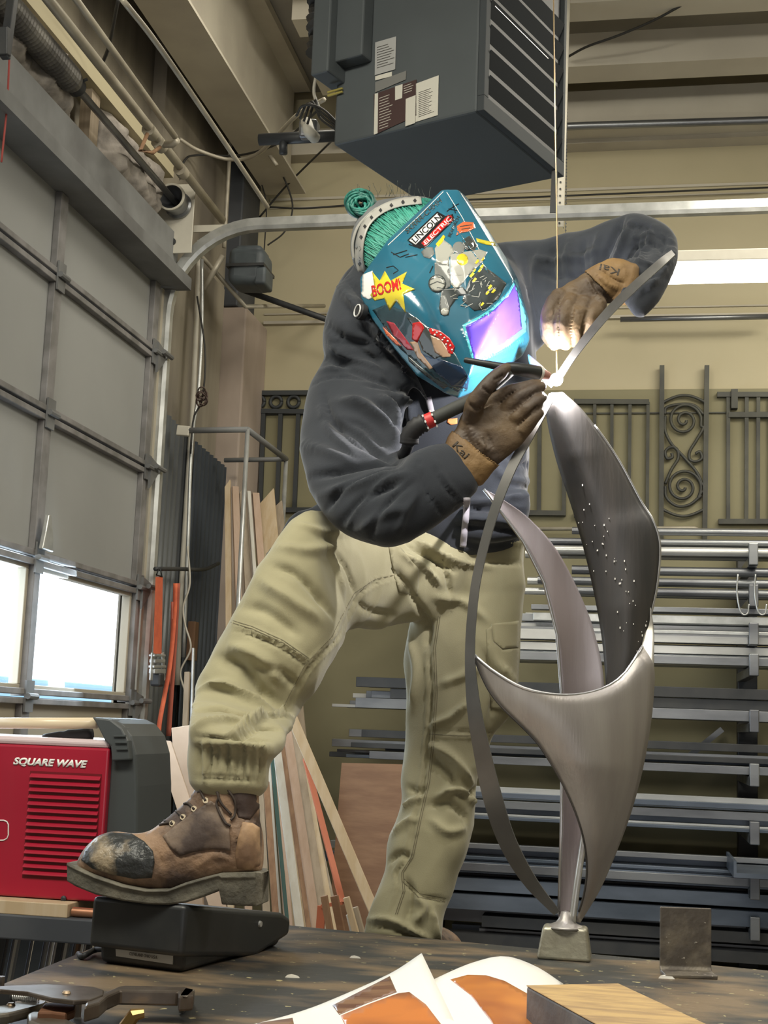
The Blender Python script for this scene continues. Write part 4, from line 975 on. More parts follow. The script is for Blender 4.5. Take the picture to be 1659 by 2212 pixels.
sp_ = MB(); a, b = zp([(80, 812), (245, 830)], .926)
sp_.tube([a+(b-a)*i/70+np.array([0, math.cos(i*1.2)*.004, math.sin(i*1.2)*.004]) for i in range(71)], .0011, 5); sp_.build('spring', M['steel_light'], cl, smooth=True)
MB().box(a[0]-.05, a[0], a[1]-.01, a[1]+.01, .915, .935).build('nut', M['black'], cl)
for (x, y, z) in ((425, 785, .9455), (70, 862, .9245)):
    MB().lathe([(.001, 0), (.006, 0), (.004, .003), (.001, .003)], PZ(x/2.963, 1880+y/2.963, z), (0, 0, 1), 14).build('rivet', mat('brass_rivet', (.4, .3, .2), .4, .8), cl, smooth='auto')
for px_ in ((0, 750), (500, 815)):
    q = zp([px_], .925)[0]; MB().tube([(q[0], q[1], .9), (q[0], q[1], .94)], .006, 8).build('pin', clm, cl)
q = zp([(800, 1010)], ZT)[0]
tag(MB().tube([q, q+[.012, 0, .018], q+[.024, .004, .02]], [.010, .009, .006], 8).build('brass_nozzle', mat('brass_worn', (.42, .27, .10), .35, .85), smooth='auto'), 'small brass nozzle tip at the bottom edge of the table', 'nozzle')

# ================================================================== PRINTED SHEETS
paper = mat('white_paper', (.80, .78, .72), .55)
pr = mat('orange_print', (.62, .20, .045), .35, col2=(.25, .075, .03), scale=7, contrast=(.35, .62), det=2, coat=.2)
pr2 = mat('amber_print', (.70, .27, .05), .35, col2=(.36, .11, .03), scale=9, contrast=(.3, .65), det=2, coat=.2)
prd = mat('brown_print', (.13, .055, .035), .35, col2=(.28, .16, .09), scale=9, stretch=(1, 6, 1), coat=.2)
def sheet(name, back, front, label):
    n = 25; A = spline([PZ(x, y, ZT+h) for x, y, h in back], 8); B = spline([PZ(x, y, ZT+h) for x, y, h in front], 8)
    A = [A[int(i*(len(A)-1)/(n-1))] for i in range(n)]; B = [B[int(i*(len(B)-1)/(n-1))] for i in range(n)]
    rows = [[A[j]*(1-t)+B[j]*t for j in range(n)] for t in [i/14 for i in range(15)]]
    o = MB().grid(rows).build(name, paper, smooth=True, solid=.0006)
    return tag(o, label, 'paper')
sA = sheet('printed_sheet', [(540, 2215, .004), (640, 2188, .008), (716, 2160, .012), (841, 2104, .028), (911, 2059, .05)], [(500, 2330, .003), (640, 2330, .003), (760, 2330, .004), (900, 2330, .005), (1040, 2330, .006)],
           'creased photo print with white borders and a raised corner, left of the wood block')
sB = sheet('printed_sheet', [(880, 2146, .022), (941, 2114, .036), (1020, 2080, .047), (1090, 2066, .052), (1156, 2087, .040), (1216, 2125, .012)], [(960, 2330, .008), (1010, 2330, .008), (1070, 2330, .008), (1120, 2330, .008), (1190, 2330, .006), (1290, 2300, .003)],
           'orange photo print with a broad white band, curling up behind the wood block')
bA, bB = bvh_of([sA]), bvh_of([sB])
decal('brown_print', [(718, 2172), (842, 2109), (857, 2143), (790, 2168), (733, 2192)], bA, prd, sA, step=9)
decal('orange_print', [(736, 2194), (800, 2168), (860, 2146), (884, 2143), (920, 2170), (966, 2230), (960, 2290), (780, 2290)], bA, pr, sA, step=12)
decal('brown_print', [(545, 2212), (632, 2199), (641, 2240), (540, 2250)], bA, prd, sA, step=10)
decal('amber_print', [(973, 2116), (1010, 2106), (1050, 2107), (1090, 2119), (1138, 2146), (1175, 2185), (1200, 2280), (1100, 2280), (1060, 2205), (1017, 2150)], bB, pr2, sB, step=10)

# ================================================================== WOOD BLOCK AND STEEL ANGLE
zt2 = ZT+.068
T4 = [PZ(1137, 2128, zt2), PZ(1336, 2124, zt2), None, PZ(1284, 2209, zt2)]
T4[2] = T4[1]+(T4[3]-T4[0])*1.9; T4[3] = T4[0]+(T4[3]-T4[0])*1.9
wbm = mat('yellow_scarred_wood', (.47, .31, .12), .6, col2=(.30, .19, .08), scale=4, bump=.15, bscale=14, stretch=(3, 14, 3), contrast=(.4, .62))
wb = thing('wood_block', 'scorched wood block with dark sides at the bottom edge of the table', 'block', tuple(T4[0]))
B4 = [np.array([p[0], p[1], ZT+.009]) for p in T4]
MB().hexa(B4, [p-[0, 0, .0015] for p in T4]).build('block', mat('charred_wood', (.075, .078, .09), .7, col2=(.14, .13, .13), scale=14, bump=.5, bscale=25), wb, bev=.003)
MB().hexa([p-[0, 0, .0015] for p in T4], T4).build('top_face', wbm, wb, bev=.001)
sa = thing('steel_angle', 'short piece of rusty steel angle standing on the right of the table', 'angle', tuple(PZ(1430, 2100, ZT)))
Ya = PZ(1432, 2103, ZT)[1]
a, b = PY(1425, 1958, Ya), PY(1535, 1961, Ya+.02)
ra = mat('rusty_mottled_steel', (.115, .10, .085), .5, .45, col2=(.19, .165, .13), scale=24, bump=.2, bscale=60, contrast=(.45, .6))
add_specks(ra, (.5, .46, .40), 60, .68)
w3 = (b-a); w3[2] = 0; wn = w3/np.linalg.norm(w3); fn = np.array([wn[1], -wn[0], 0])
prof = [(0, a[2]-ZT), (.006, a[2]-ZT), (.006, .014), (.010, .008), (.045, .006), (.045, 0), (.008, 0), (.003, .003), (0, .010)]
MB().prism([np.array([a[0], a[1], ZT])+fn*u_+np.array([0, 0, v_]) for u_, v_ in prof], w3+wn*.0).build('angle', ra, sa, bev=.0015)

# ================================================================== THE SCULPTURE
M['sculpt'] = mat('brushed_heat_tinted_steel', (.40, .375, .35), .42, .45, col2=(.31, .285, .27), scale=3, bump=.06, bscale=40, stretch=(6, 6, .6))
M['sculpt_d'] = mat('dark_mill_scale_steel', (.055, .055, .055), .42, .45, col2=(.10, .09, .083), scale=3, bump=.05, bscale=30, stretch=(5, 5, .5))
M['sculpt_p'] = mat('mauve_ground_steel', (.46, .42, .44), .4, .5, col2=(.34, .29, .29), scale=3, bump=.05, bscale=40, stretch=(4, 4, .5))
M['bright_edge'] = mat('ground_bright_edge', (.62, .62, .62), .3, .9)
M['rib'] = mat('dark_rib_steel', (.17, .165, .155), .38, .6, col2=(.10, .10, .095), scale=6)
scu = thing('steel_sculpture', 'flame-like steel sculpture of curved blades on a tapered base', 'sculpture', tuple(PZ(1220, 2066, ZT)))
def resample(P, n):
    P = [np.array(p, float) for p in P]; S = spline(P, 10)
    L = [0]
    for i in range(1, len(S)): L.append(L[-1]+np.linalg.norm(S[i]-S[i-1]))
    out = []
    for k in range(n):
        t = L[-1]*k/(n-1); j = min(max(np.searchsorted(L, t)-1, 0), len(S)-2)
        f = (t-L[j])/(L[j+1]-L[j]+1e-12); out.append(S[j]*(1-f)+S[j+1]*f)
    return out
def blade(name, Lp, Rp, mm, parent, bulge=0.0, n=60, m=12, th=.004, edge=None):
    A = resample(Lp, n); B = resample(Rp, n); rows = []
    for i in range(n):
        r = []
        for j in range(m+1):
            t = j/m; q = A[i]*(1-t)+B[i]*t; Y = q[2]+bulge*math.sin(PI*t)*min(1, np.linalg.norm(A[i][:2]-B[i][:2])/120)
            r.append(PY(q[0], q[1], Y))
        rows.append(r)
    o = MB().grid(rows).build(name, mm, parent, smooth=True, solid=th)
    return o, rows
def barblade(name, Lp, Rp, mm, parent, depth=.012, n=60, k=1.0):
    A = resample(Lp, n); B = resample(Rp, n); rows = []
    for i in range(n): c_ = (A[i]+B[i])/2; A[i], B[i] = c_+(A[i]-c_)*k, c_+(B[i]-c_)*k
    for i in range(n):
        a, b = PY(*A[i]), PY(*B[i]); d = np.array([0, depth, 0])
        rows.append([a, b, b+d, a+d, a])
    m_ = MB().grid(rows); m_.f.append(tuple(range(4))); k_ = (n-1)*5; m_.f.append(tuple(range(k_, k_+4)))
    return m_.build(name, mm, parent, smooth='auto', ang=30)
barblade('outer_rib', [(1186, 850, 2.575), (1142, 922, 2.52), (1095, 1004, 2.49), (1052, 1115, 2.47), (1020, 1240, 2.46), (1007, 1340, 2.455), (1003, 1430, 2.455), (1007, 1530, 2.46), (1020, 1620, 2.475), (1042, 1730, 2.50), (1078, 1830, 2.54), (1130, 1912, 2.58), (1196, 1978, 2.60)],
         [(1202, 852, 2.575), (1160, 932, 2.52), (1115, 1014, 2.49), (1072, 1124, 2.47), (1041, 1243, 2.46), (1029, 1342, 2.455), (1027, 1430, 2.455), (1040, 1530, 2.46), (1060, 1618, 2.475), (1085, 1715, 2.50), (1115, 1810, 2.54), (1160, 1898, 2.58), (1210, 1968, 2.60)], M['rib'], scu, .010, 60, .9)
barblade('upper_rib', [(1196, 812, 2.575), (1238, 748, 2.555), (1298, 672, 2.53), (1358, 612, 2.515), (1418, 560, 2.51), (1449, 538, 2.52)],
         [(1212, 824, 2.575), (1256, 762, 2.555), (1316, 690, 2.53), (1377, 629, 2.515), (1433, 578, 2.51), (1460, 552, 2.52)], mat('ground_steel', (.27, .265, .25), .36, .7, col2=(.14, .135, .13), scale=12), scu, .006, 60, .74)
big, rows_b = blade('dark_blade', [(1192, 848, 2.60), (1180, 885, 2.61), (1200, 985, 2.63), (1240, 1110, 2.65), (1275, 1240, 2.66), (1300, 1370, 2.66), (1312, 1500, 2.65)],
      [(1215, 848, 2.60), (1262, 892, 2.62), (1330, 985, 2.66), (1385, 1085, 2.68), (1410, 1125, 2.68), (1425, 1180, 2.68), (1418, 1270, 2.67), (1400, 1350, 2.66), (1372, 1500, 2.65)], M['sculpt_d'], scu, -.03)
MB().tube([np.array(r[-1]) for r in rows_b[8:46]], [.0035]*38, 6).build('bright_edge', M['bright_edge'], scu, smooth=True)
spl = MB(); random.seed(3)
bv = bvh_of([big])
for i in range(48):
    t = random.random(); x = 1235+t*165+random.gauss(0, 14); y = 1020+t*380+random.gauss(0, 35); q = hit(bv, x, y, .0008)
    if q is not None: r = random.uniform(.0004, .0011); spl.obox(q, (r, 0, 0), (0, .0006, 0), (0, 0, r*1.8))
spl.build('spatter', mat('pale_spatter', (.7, .68, .62), .5), scu)
blade('inner_blade', [(1045, 1057, 2.56), (1082, 1105, 2.57), (1130, 1170, 2.58), (1175, 1258, 2.60), (1203, 1370, 2.61), (1213, 1500, 2.62), (1214, 1650, 2.62), (1212, 1800, 2.62), (1207, 1990, 2.615)],
      [(1046, 1056, 2.56), (1090, 1082, 2.58), (1140, 1118, 2.60), (1200, 1185, 2.62), (1250, 1278, 2.64), (1285, 1370, 2.65), (1305, 1480, 2.65), (1300, 1640, 2.645), (1272, 1800, 2.635), (1238, 1990, 2.62)], M['sculpt_p'], scu, .012)
inner_edge = MB().tube([PY(x, y, Y-.004) for x, y, Y in [(1045, 1057, 2.56), (1082, 1105, 2.57), (1130, 1170, 2.58), (1175, 1258, 2.60), (1203, 1370, 2.61), (1213, 1500, 2.62), (1214, 1650, 2.62), (1212, 1800, 2.62), (1207, 1975, 2.615)]], .003, 6).build('bright_edge', M['bright_edge'], scu, smooth=True)
# front petal: rows run across, left edge to right edge
PL = [(1022, 1413, 2.47), (1060, 1478, 2.475), (1120, 1552, 2.485), (1180, 1632, 2.50), (1228, 1718, 2.52), (1258, 1800, 2.54), (1268, 1870, 2.565), (1262, 1930, 2.585), (1244, 1990, 2.605)]
PR = [(1388, 1396, 2.60), (1411, 1440, 2.60), (1411, 1500, 2.60), (1402, 1580, 2.60), (1385, 1670, 2.60), (1360, 1760, 2.60), (1330, 1840, 2.60), (1295, 1920, 2.605), (1252, 1992, 2.61)]
n = 60; A = resample(PL, n); B = resample(PR, n)
top = resample([(1022, 1413, 0), (1060, 1446, 0), (1130, 1486, 0), (1215, 1502, 0), (1290, 1492, 0), (1345, 1460, 0), (1388, 1396, 0)], 21)
rows = []
for i in range(n):
    r = []; fade = max(0, 1-i/22)
    for j in range(21):
        t = j/20; q = A[i]*(1-t)+B[i]*t
        base = A[0]*(1-t)+B[0]*t
        q = q.copy(); q[1] += (np.interp(q[0], [p[0] for p in top], [p[1] for p in top])-np.interp(q[0], [A[0][0], B[0][0]], [A[0][1], B[0][1]]))*fade**1.6 if A[0][0] <= q[0] <= 1400 else 0
        Y = q[2]-.045*math.sin(PI*t)*min(1, abs(B[i][0]-A[i][0])/200)
        r.append(PY(q[0], q[1], Y))
    rows.append(r)
MB().grid(rows).build('front_petal', M['sculpt'], scu, smooth=True, solid=.004)
MB().tube([np.array(p)-[0, .001, 0] for p in rows[0]], .003, 6).build('bright_edge', M['bright_edge'], scu, smooth=True)
MB().tube([np.array(r[0])-[0, .001, 0] for r in rows[:58]], .0022, 6).build('lower_edge', M['sculpt_d'], scu, smooth=True)
blade('back_sliver', [(1403, 1312, 2.66), (1396, 1355, 2.66), (1386, 1398, 2.64), (1388, 1430, 2.62)], [(1405, 1312, 2.66), (1412, 1355, 2.66), (1413, 1400, 2.64), (1412, 1450, 2.62)], mat('pale_ground_steel', (.45, .43, .38), .4, .7), scu, 0, 20, 4)
blade('small_tip', [(1141, 768, 2.66), (1146, 790, 2.65), (1168, 818, 2.63), (1190, 838, 2.61)], [(1143, 766, 2.66), (1152, 773, 2.65), (1178, 797, 2.63), (1200, 825, 2.61)], M['bright_edge'], scu, 0, 20, 4)
# central post behind the petal, weld neck, tapered base
q0, q1 = PY(1262, 1700, 2.64), PY(1240, 1990, 2.62)
MB().tube(spline([PY(1262, 1800, 2.62), PY(1248, 1900, 2.605), PY(1236, 1992, 2.60)], 6), [.006+.001*i/12 for i in range(13)], 10).build('weld_bead', M['steel_light'], scu, smooth=True)
BZ = PY(1220, 1998, 2.60)
bt = [PY(1172, 2001, 2.575), PY(1268, 2003, 2.575)]; bz = bt[0][2]
bc = np.array([(PZ(1161, 2066, ZT)[0]+PZ(1279, 2069, ZT)[0])/2, 2.60, ZT]); wbx = (PZ(1279, 2069, ZT)[0]-PZ(1161, 2066, ZT)[0])/2; wtx = (bt[1][0]-bt[0][0])/2
cast = mat('dull_cast_metal', (.42, .40, .31), .42, .6, col2=(.26, .24, .18), scale=16, bump=.3, bscale=40)
tcx = (bt[1][0]+bt[0][0])/2
MB().hexa([bc+[-wbx, -.035, 0], bc+[wbx, -.035, 0], bc+[wbx, .03, 0], bc+[-wbx, .03, 0]],
          [(tcx-wtx, 2.575, bz), (tcx+wtx, 2.575, bz), (tcx+wtx, 2.625, bz), (tcx-wtx, 2.625, bz)]).build('base', cast, scu, bev=.006, seg=4, smooth='auto')
MB().lathe([(.036, 0), (.030, .004), (.018, .009), (.012, .016), (.008, .028), (.001, .03)], (tcx, 2.60, bz-.003), (0, 0, 1), 20).build('neck', M['sculpt'], scu, smooth=True)
# the arc itself: a tiny incandescent ball of plasma between rod and seam
WP = PY(1202, 820, 2.572)
arc = MB().lathe([(.0005, -.0125), (.007, -.0105), (.0115, -.005), (.0125, 0), (.0115, .005), (.007, .0105), (.0005, .0125)], WP, (0, 0, 1), 20).build('welding_arc', mat('arc_plasma', (1, 1, 1), .5, emit=(1.0, .965, .96), estr=2700), smooth=True)
tag(arc, 'blinding white welding arc between the torch and the blade seam', 'arc')
# ================================================================== THE PERSON: lofts -> one continuous sculpted surface
def loft(m_, st, n=26, power=2.3, endcap=True):
    rings = []
    Ls = [PY(a[0], a[1], a[4]) for a in st]; Rs = [PY(a[2], a[3], a[4]) for a in st]
    for i, a in enumerate(st):
        c = (Ls[i]+Rs[i])/2; h = (Rs[i]-Ls[i])/2
        v = c-C0; v /= np.linalg.norm(v)
        hn = np.linalg.norm(h); d = v-h*(v@h)/hn**2; d /= np.linalg.norm(d)
        rings.append((c, h, d*hn*a[5]))
    # densify
    R = []
    C_ = spline([r[0] for r in rings], 4); H_ = spline([r[1] for r in rings], 4); D_ = spline([r[2] for r in rings], 4)
    seq = list(zip(C_, H_, D_))
    if endcap:
        c, h, d = seq[0]; t = seq[0][0]-seq[1][0]; t /= np.linalg.norm(t)+1e-9; rr = min(np.linalg.norm(h), np.linalg.norm(d))
        seq = [(c+t*rr*.35, h*.55, d*.55), (c+t*rr*.2, h*.85, d*.85)]+seq
        c, h, d = seq[-1]; t = seq[-1][0]-seq[-2][0]; t /= np.linalg.norm(t)+1e-9
        seq += [(c+t*rr*.2, h*.85, d*.85), (c+t*rr*.35, h*.55, d*.55)]
    vs = []
    for c, h, d in seq:
        for k in range(n):
            th = 2*PI*k/n; ct, s_ = math.cos(th), math.sin(th)
            ct = math.copysign(abs(ct)**(2/power), ct); s_ = math.copysign(abs(s_)**(2/power), s_)
            vs.append(c+h*ct+d*s_)
    m = len(seq)
    fs = [(i*n+k, i*n+(k+1) % n, (i+1)*n+(k+1) % n, (i+1)*n+k) for i in range(m-1) for k in range(n)]
    fs += [tuple(range(n))[::-1], tuple(range((m-1)*n, m*n))]
    m_.add(vs, fs); return m_
def chain(m_, pts, n=12):   # pixel chain (x, y, Y, radius px)
    P = [PY(a[0], a[1], a[2]) for a in pts]; r = [a[3]*a[2]/FPX for a in pts]
    S = spline(P, 5); rr = np.interp(np.linspace(0, len(r)-1, len(S)), range(len(r)), r)
    t0 = S[0]-S[1]; t0 /= np.linalg.norm(t0); t1 = S[-1]-S[-2]; t1 /= np.linalg.norm(t1)
    S = [S[0]+t0*rr[0]*.8]+S+[S[-1]+t1*rr[-1]*.55, S[-1]+t1*rr[-1]*.9]
    rr = [rr[0]*.5]+list(rr)+[rr[-1]*.8, rr[-1]*.4]
    return m_.tube(S, rr, n)
def sculpt(m_, voxel, smooth_it=6, sm=.5):
    me = bpy.data.meshes.new('tmp'); me.from_pydata(m_.v, [], m_.f); me.update()
    bm = bmesh.new(); bm.from_mesh(me); bmesh.ops.recalc_face_normals(bm, faces=bm.faces[:]); bm.to_mesh(me); bm.free()
    o = bpy.data.objects.new('tmp', me); COL.objects.link(o)
    r = o.modifiers.new('r', 'REMESH'); r.mode = 'VOXEL'; r.voxel_size = voxel
    s = o.modifiers.new('s', 'SMOOTH'); s.iterations = smooth_it; s.factor = sm
    dg = bpy.context.evaluated_depsgraph_get(); out = bpy.data.meshes.new_from_object(o.evaluated_get(dg))
    bpy.data.objects.remove(o); bpy.data.meshes.remove(me); return out
def arr(me):
    a = np.empty(len(me.vertices)*3); me.vertices.foreach_get('co', a); b = np.empty(len(me.vertices)*3); me.vertices.foreach_get('normal', b)
    return a.reshape(-1, 3), b.reshape(-1, 3)
def bvh_me(me):
    return BVHTree.FromPolygons([v.co.copy() for v in me.vertices], [tuple(p.vertices) for p in me.polygons])
def folds(me, strokes, gain=1.0):
    co, no = arr(me); bv = bvh_me(me); disp = np.zeros(len(co))
    for pts, w, h in strokes:
        P = []
        pp = [np.array(p, float) for p in pts]
        if len(pp) > 2: pp = spline(pp, 5)
        D = []
        for i in range(len(pp)-1):
            k = max(1, int(np.linalg.norm(pp[i+1]-pp[i])/5)); D += [pp[i]+(pp[i+1]-pp[i])*j/k for j in range(k)]
        D.append(pp[-1])
        n = len(D)
        for i, p in enumerate(D):
            q = hit(bv, p[0], p[1])
            if q is not None: P.append((q, min(1, 4*min(i+.5, n-i)/n+.15)))
        if not P: continue
        Q = np.array([p[0] for p in P]); A = np.array([p[1] for p in P])
        wm = w*2.6/FPX
        lo = Q.min(0)-3*wm; hi = Q.max(0)+3*wm
        idx = np.where(((co > lo) & (co < hi)).all(1))[0]
        if not len(idx): continue
        d2 = ((co[idx][:, None, :]-Q[None])**2).sum(2); j = d2.argmin(1); dm = d2[np.arange(len(idx)), j]
        disp[idx] += gain*h*.001*A[j]*np.exp(-dm/(wm*wm))
    co += no*disp[:, None]
    me.vertices.foreach_set('co', co.ravel()); me.update()
def crumple(me, amp, sc, st=(1, 1, 1), seed=0, ridge=True):
    co, no = arr(me)
    for i in range(len(co)):
        p = (co[i][0]*sc*st[0]+seed, co[i][1]*sc*st[1], co[i][2]*sc*st[2]); v = noise.noise(p)
        if ridge: v = (.5-abs(v)*2)*.6+noise.noise((p[0]*2.3, p[1]*2.3, p[2]*2.3))*.35
        co[i] += no[i]*amp*v
    me.vertices.foreach_set('co', co.ravel()); me.update()
def cloth_mat(name, a, b, scale=5, rough=.85, weave=.25):
    m = mat(name, a, rough, col2=b, scale=scale, bump=weave*.35, bscale=500, spec=.25)
    m.node_tree.nodes['Principled BSDF'].inputs['Sheen Weight'].default_value = .25
    return m
M['hoodie'] = cloth_mat('charcoal_navy_fleece', (.030, .034, .043), (.021, .025, .032), 6)
M['trouser'] = cloth_mat('khaki_canvas', (.37, .34, .21), (.29, .265, .16), 5, .8)
M['trouser_patch'] = cloth_mat('khaki_patch', (.34, .31, .19), (.26, .235, .14), 9, .8)
M['glove'] = mat('sooty_brown_leather', (.065, .045, .032), .62, col2=(.14, .09, .042), scale=9, bump=.35, bscale=45, contrast=(.4, .65))
M['glove_cuff'] = mat('tan_leather', (.25, .15, .055), .65, col2=(.15, .09, .04), scale=10, bump=.35, bscale=45)
M['leather'] = mat('worn_brown_leather', (.30, .19, .115), .6, col2=(.065, .042, .033), scale=16, bump=.5, bscale=45, contrast=(.42, .62), det=9)
M['leather_d'] = mat('dark_brown_leather', (.055, .035, .028), .55, col2=(.12, .08, .06), scale=12, bump=.3, bscale=30, contrast=(.45, .7))
M['sole'] = mat('dusty_rubber_sole', (.17, .155, .115), .75, col2=(.07, .065, .05), scale=16, bump=.5, bscale=50)
per = thing('person', 'person in dark hoodie, khaki work trousers and blue welding helmet leaning over the sculpture, one boot up on a pedal', 'person', tuple(PY(870, 2050, 2.85)))
per['label'] = 'person in dark hoodie and khaki trousers welding with one boot up on the pedal'

torso = [(800, 1195, 1128, 1180, 2.95, .55), (785, 1100, 1144, 1085, 2.93, .55), (760, 980, 1143, 985, 2.91, .55), (730, 860, 1150, 880, 2.89, .52), (705, 760, 1160, 770, 2.87, .5),
         (712, 670, 1150, 650, 2.85, .5), (745, 590, 1110, 565, 2.83, .5), (810, 535, 1040, 530, 2.80, .55)]
hood = [(768, 560, 850, 590, 2.74, .8), (724, 635, 850, 665, 2.70, .8), (701, 705, 860, 735, 2.68, .75), (700, 765, 880, 790, 2.70, .7), (712, 810, 900, 830, 2.74, .6)]
hood2 = [(760, 640, 800, 690, 2.64, .7), (800, 690, 840, 745, 2.62, .7), (850, 750, 880, 815, 2.64, .7), (900, 810, 925, 870, 2.70, .7)]
armr = [(718, 735, 900, 760, 2.72, .65), (668, 850, 888, 830, 2.66, .62), (650, 940, 868, 925, 2.61, .62), (657, 1015, 858, 985, 2.56, .65), (700, 1110, 862, 990, 2.52, .7), (760, 1163, 876, 985, 2.50, .72),
        (830, 1186, 895, 975, 2.485, .7), (905, 1160, 912, 968, 2.48, .66), (975, 1115, 937, 960, 2.48, .62), (1030, 1058, 962, 962, 2.485, .6)]
arml = [(1060, 530, 1100, 780, 2.90, .5), (1130, 522, 1155, 760, 2.90, .5), (1200, 512, 1200, 720, 2.88, .55), (1262, 500, 1262, 665, 2.86, .6), (1320, 478, 1322, 640, 2.84, .65),
        (1375, 463, 1362, 625, 2.81, .7), (1430, 482, 1368, 600, 2.78, .7), (1461, 522, 1350, 575, 2.75, .7), (1459, 572, 1338, 565, 2.71, .65), (1436, 628, 1330, 580, 2.68, .6), (1392, 684, 1335, 600, 2.66, .6)]
hm_ = MB()
for s_ in (torso, hood, hood2, armr, arml): loft(hm_, s_)
# back hem of the hoodie, flaring behind the thigh
loft(hm_, [(740, 1000, 830, 1100, 2.95, .5), (690, 1085, 790, 1190, 3.0, .5), (625, 1120, 690, 1195, 3.02, .5), (572, 1195, 600, 1225, 3.03, .5)])
# pouch bulge low on the belly
loft(hm_, [(980, 1075, 1142, 1060, 2.86, .35), (975, 1120, 1142, 1110, 2.855, .4), (985, 1160, 1132, 1155, 2.86, .35)])
me = sculpt(hm_, .0062, 7)
crumple(me, .010, 8, (1, 1, .8), 3)
folds(me, [
 ([(735, 865), (790, 880), (838, 925), (855, 985)], 14, 17), ([(745, 905), (790, 925), (830, 965)], 7, -7), ([(700, 850), (715, 900), (760, 950), (820, 985)], 6, -9), ([(690, 880), (720, 940), (770, 985)], 7, 7),
 ([(860, 1010), (800, 1030), (740, 1060), (705, 1100)], 6, -8), ([(880, 1020), (820, 1050), (770, 1100), (750, 1140)], 6, 7), ([(895, 1040), (850, 1075), (810, 1130), (800, 1170)], 6, -6), ([(905, 1060), (880, 1100), (860, 1150)], 8, 5),
 ([(935, 1000), (960, 1050), (1000, 1090)], 5, -4), ([(700, 740), (760, 750), (820, 790), (860, 850)], 7, -6), ([(690, 800), (750, 795), (800, 810)], 8, 6), ([(740, 640), (780, 700), (840, 770), (900, 820)], 5, -8), ([(775, 640), (820, 700), (870, 750)], 6, 7),
 ([(1150, 560), (1230, 560), (1300, 540)], 9, 7), ([(1160, 590), (1240, 600), (1300, 575)], 7, -7), ([(1170, 640), (1230, 635), (1290, 610)], 9, 6), ([(1350, 590), (1400, 600), (1440, 600)], 5, -6), ([(1345, 560), (1400, 570), (1452, 565)], 5, 6), ([(1350, 540), (1410, 530), (1455, 550)], 5, -7),
 ([(1360, 515), (1410, 505), (1450, 520)], 5, 6), ([(1370, 640), (1395, 620), (1430, 600)], 6, 5), ([(700, 905), (760, 930), (815, 975), (850, 1000)], 10, -12), ([(825, 858), (850, 885), (855, 925)], 9, 13), ([(858, 855), (884, 878), (888, 908)], 9, 13),
 ([(842, 850), (868, 890), (872, 930)], 6, -11), ([(808, 865), (836, 895), (846, 930)], 6, -10), ([(672, 1030), (740, 1015), (800, 1005), (865, 1000)], 10, -13), ([(690, 1070), (760, 1050), (860, 1020)], 12, 9),
 ([(740, 1130), (790, 1075), (870, 1040)], 9, -8), ([(770, 1150), (830, 1110), (880, 1095)], 10, 6), ([(655, 960), (700, 975), (760, 1000)], 12, 8), ([(790, 830), (860, 838), (910, 850)], 8, -8),
 ([(668, 836), (700, 820), (738, 814), (800, 822)], 3.2, -5), ([(742, 700), (726, 760), (728, 815)], 3, -4), ([(704, 700), (740, 730), (800, 750)], 11, -10), ([(730, 620), (765, 660), (800, 705), (850, 760)], 10, 12),
 ([(750, 600), (790, 650), (830, 700)], 7, -9), ([(712, 745), (760, 775), (830, 800)], 10, 9), ([(700, 770), (740, 790), (800, 815), (860, 830)], 8, -9),
 ([(905, 975), (908, 1020), (930, 1075), (965, 1120)], 3, -5), ([(940, 975), (950, 1020), (985, 1070)], 6, 3),
 ([(985, 1098), (1060, 1100), (1140, 1110)], 6, -10), ([(985, 1080), (1060, 1083), (1140, 1070)], 7, 9), ([(985, 1122), (1060, 1122), (1138, 1135)], 7, 9), ([(985, 1140), (1060, 1142), (1132, 1152)], 5, -9),
 ([(1060, 1000), (1090, 1030), (1140, 1040)], 10, 8), ([(1090, 980), (1120, 1000), (1145, 1005)], 7, -8),
 ([(1345, 470), (1322, 520), (1300, 572)], 8, -11), ([(1362, 480), (1345, 530), (1325, 570)], 8, 11), ([(1385, 490), (1368, 540), (1345, 575)], 6, -8), ([(1410, 490), (1395, 545), (1365, 585)], 8, 9),
 ([(1440, 505), (1420, 560), (1385, 600)], 6, -7), ([(1455, 535), (1435, 580), (1400, 620)], 7, 7), ([(1330, 500), (1390, 492), (1452, 530)], 6, -6), ([(1200, 520), (1192, 580), (1200, 650)], 9, -8), ([(1230, 520), (1225, 580), (1235, 640)], 10, 9),
 ([(1262, 520), (1258, 570), (1270, 620)], 8, -8), ([(1165, 545), (1150, 620), (1170, 700)], 11, 8), ([(1295, 505), (1285, 550), (1285, 590)], 8, 7), ([(1130, 540), (1140, 600), (1150, 660)], 10, -7),
], 1.45)
hood_o = finish('hoodie', me, M['hoodie'], per, smooth=True)

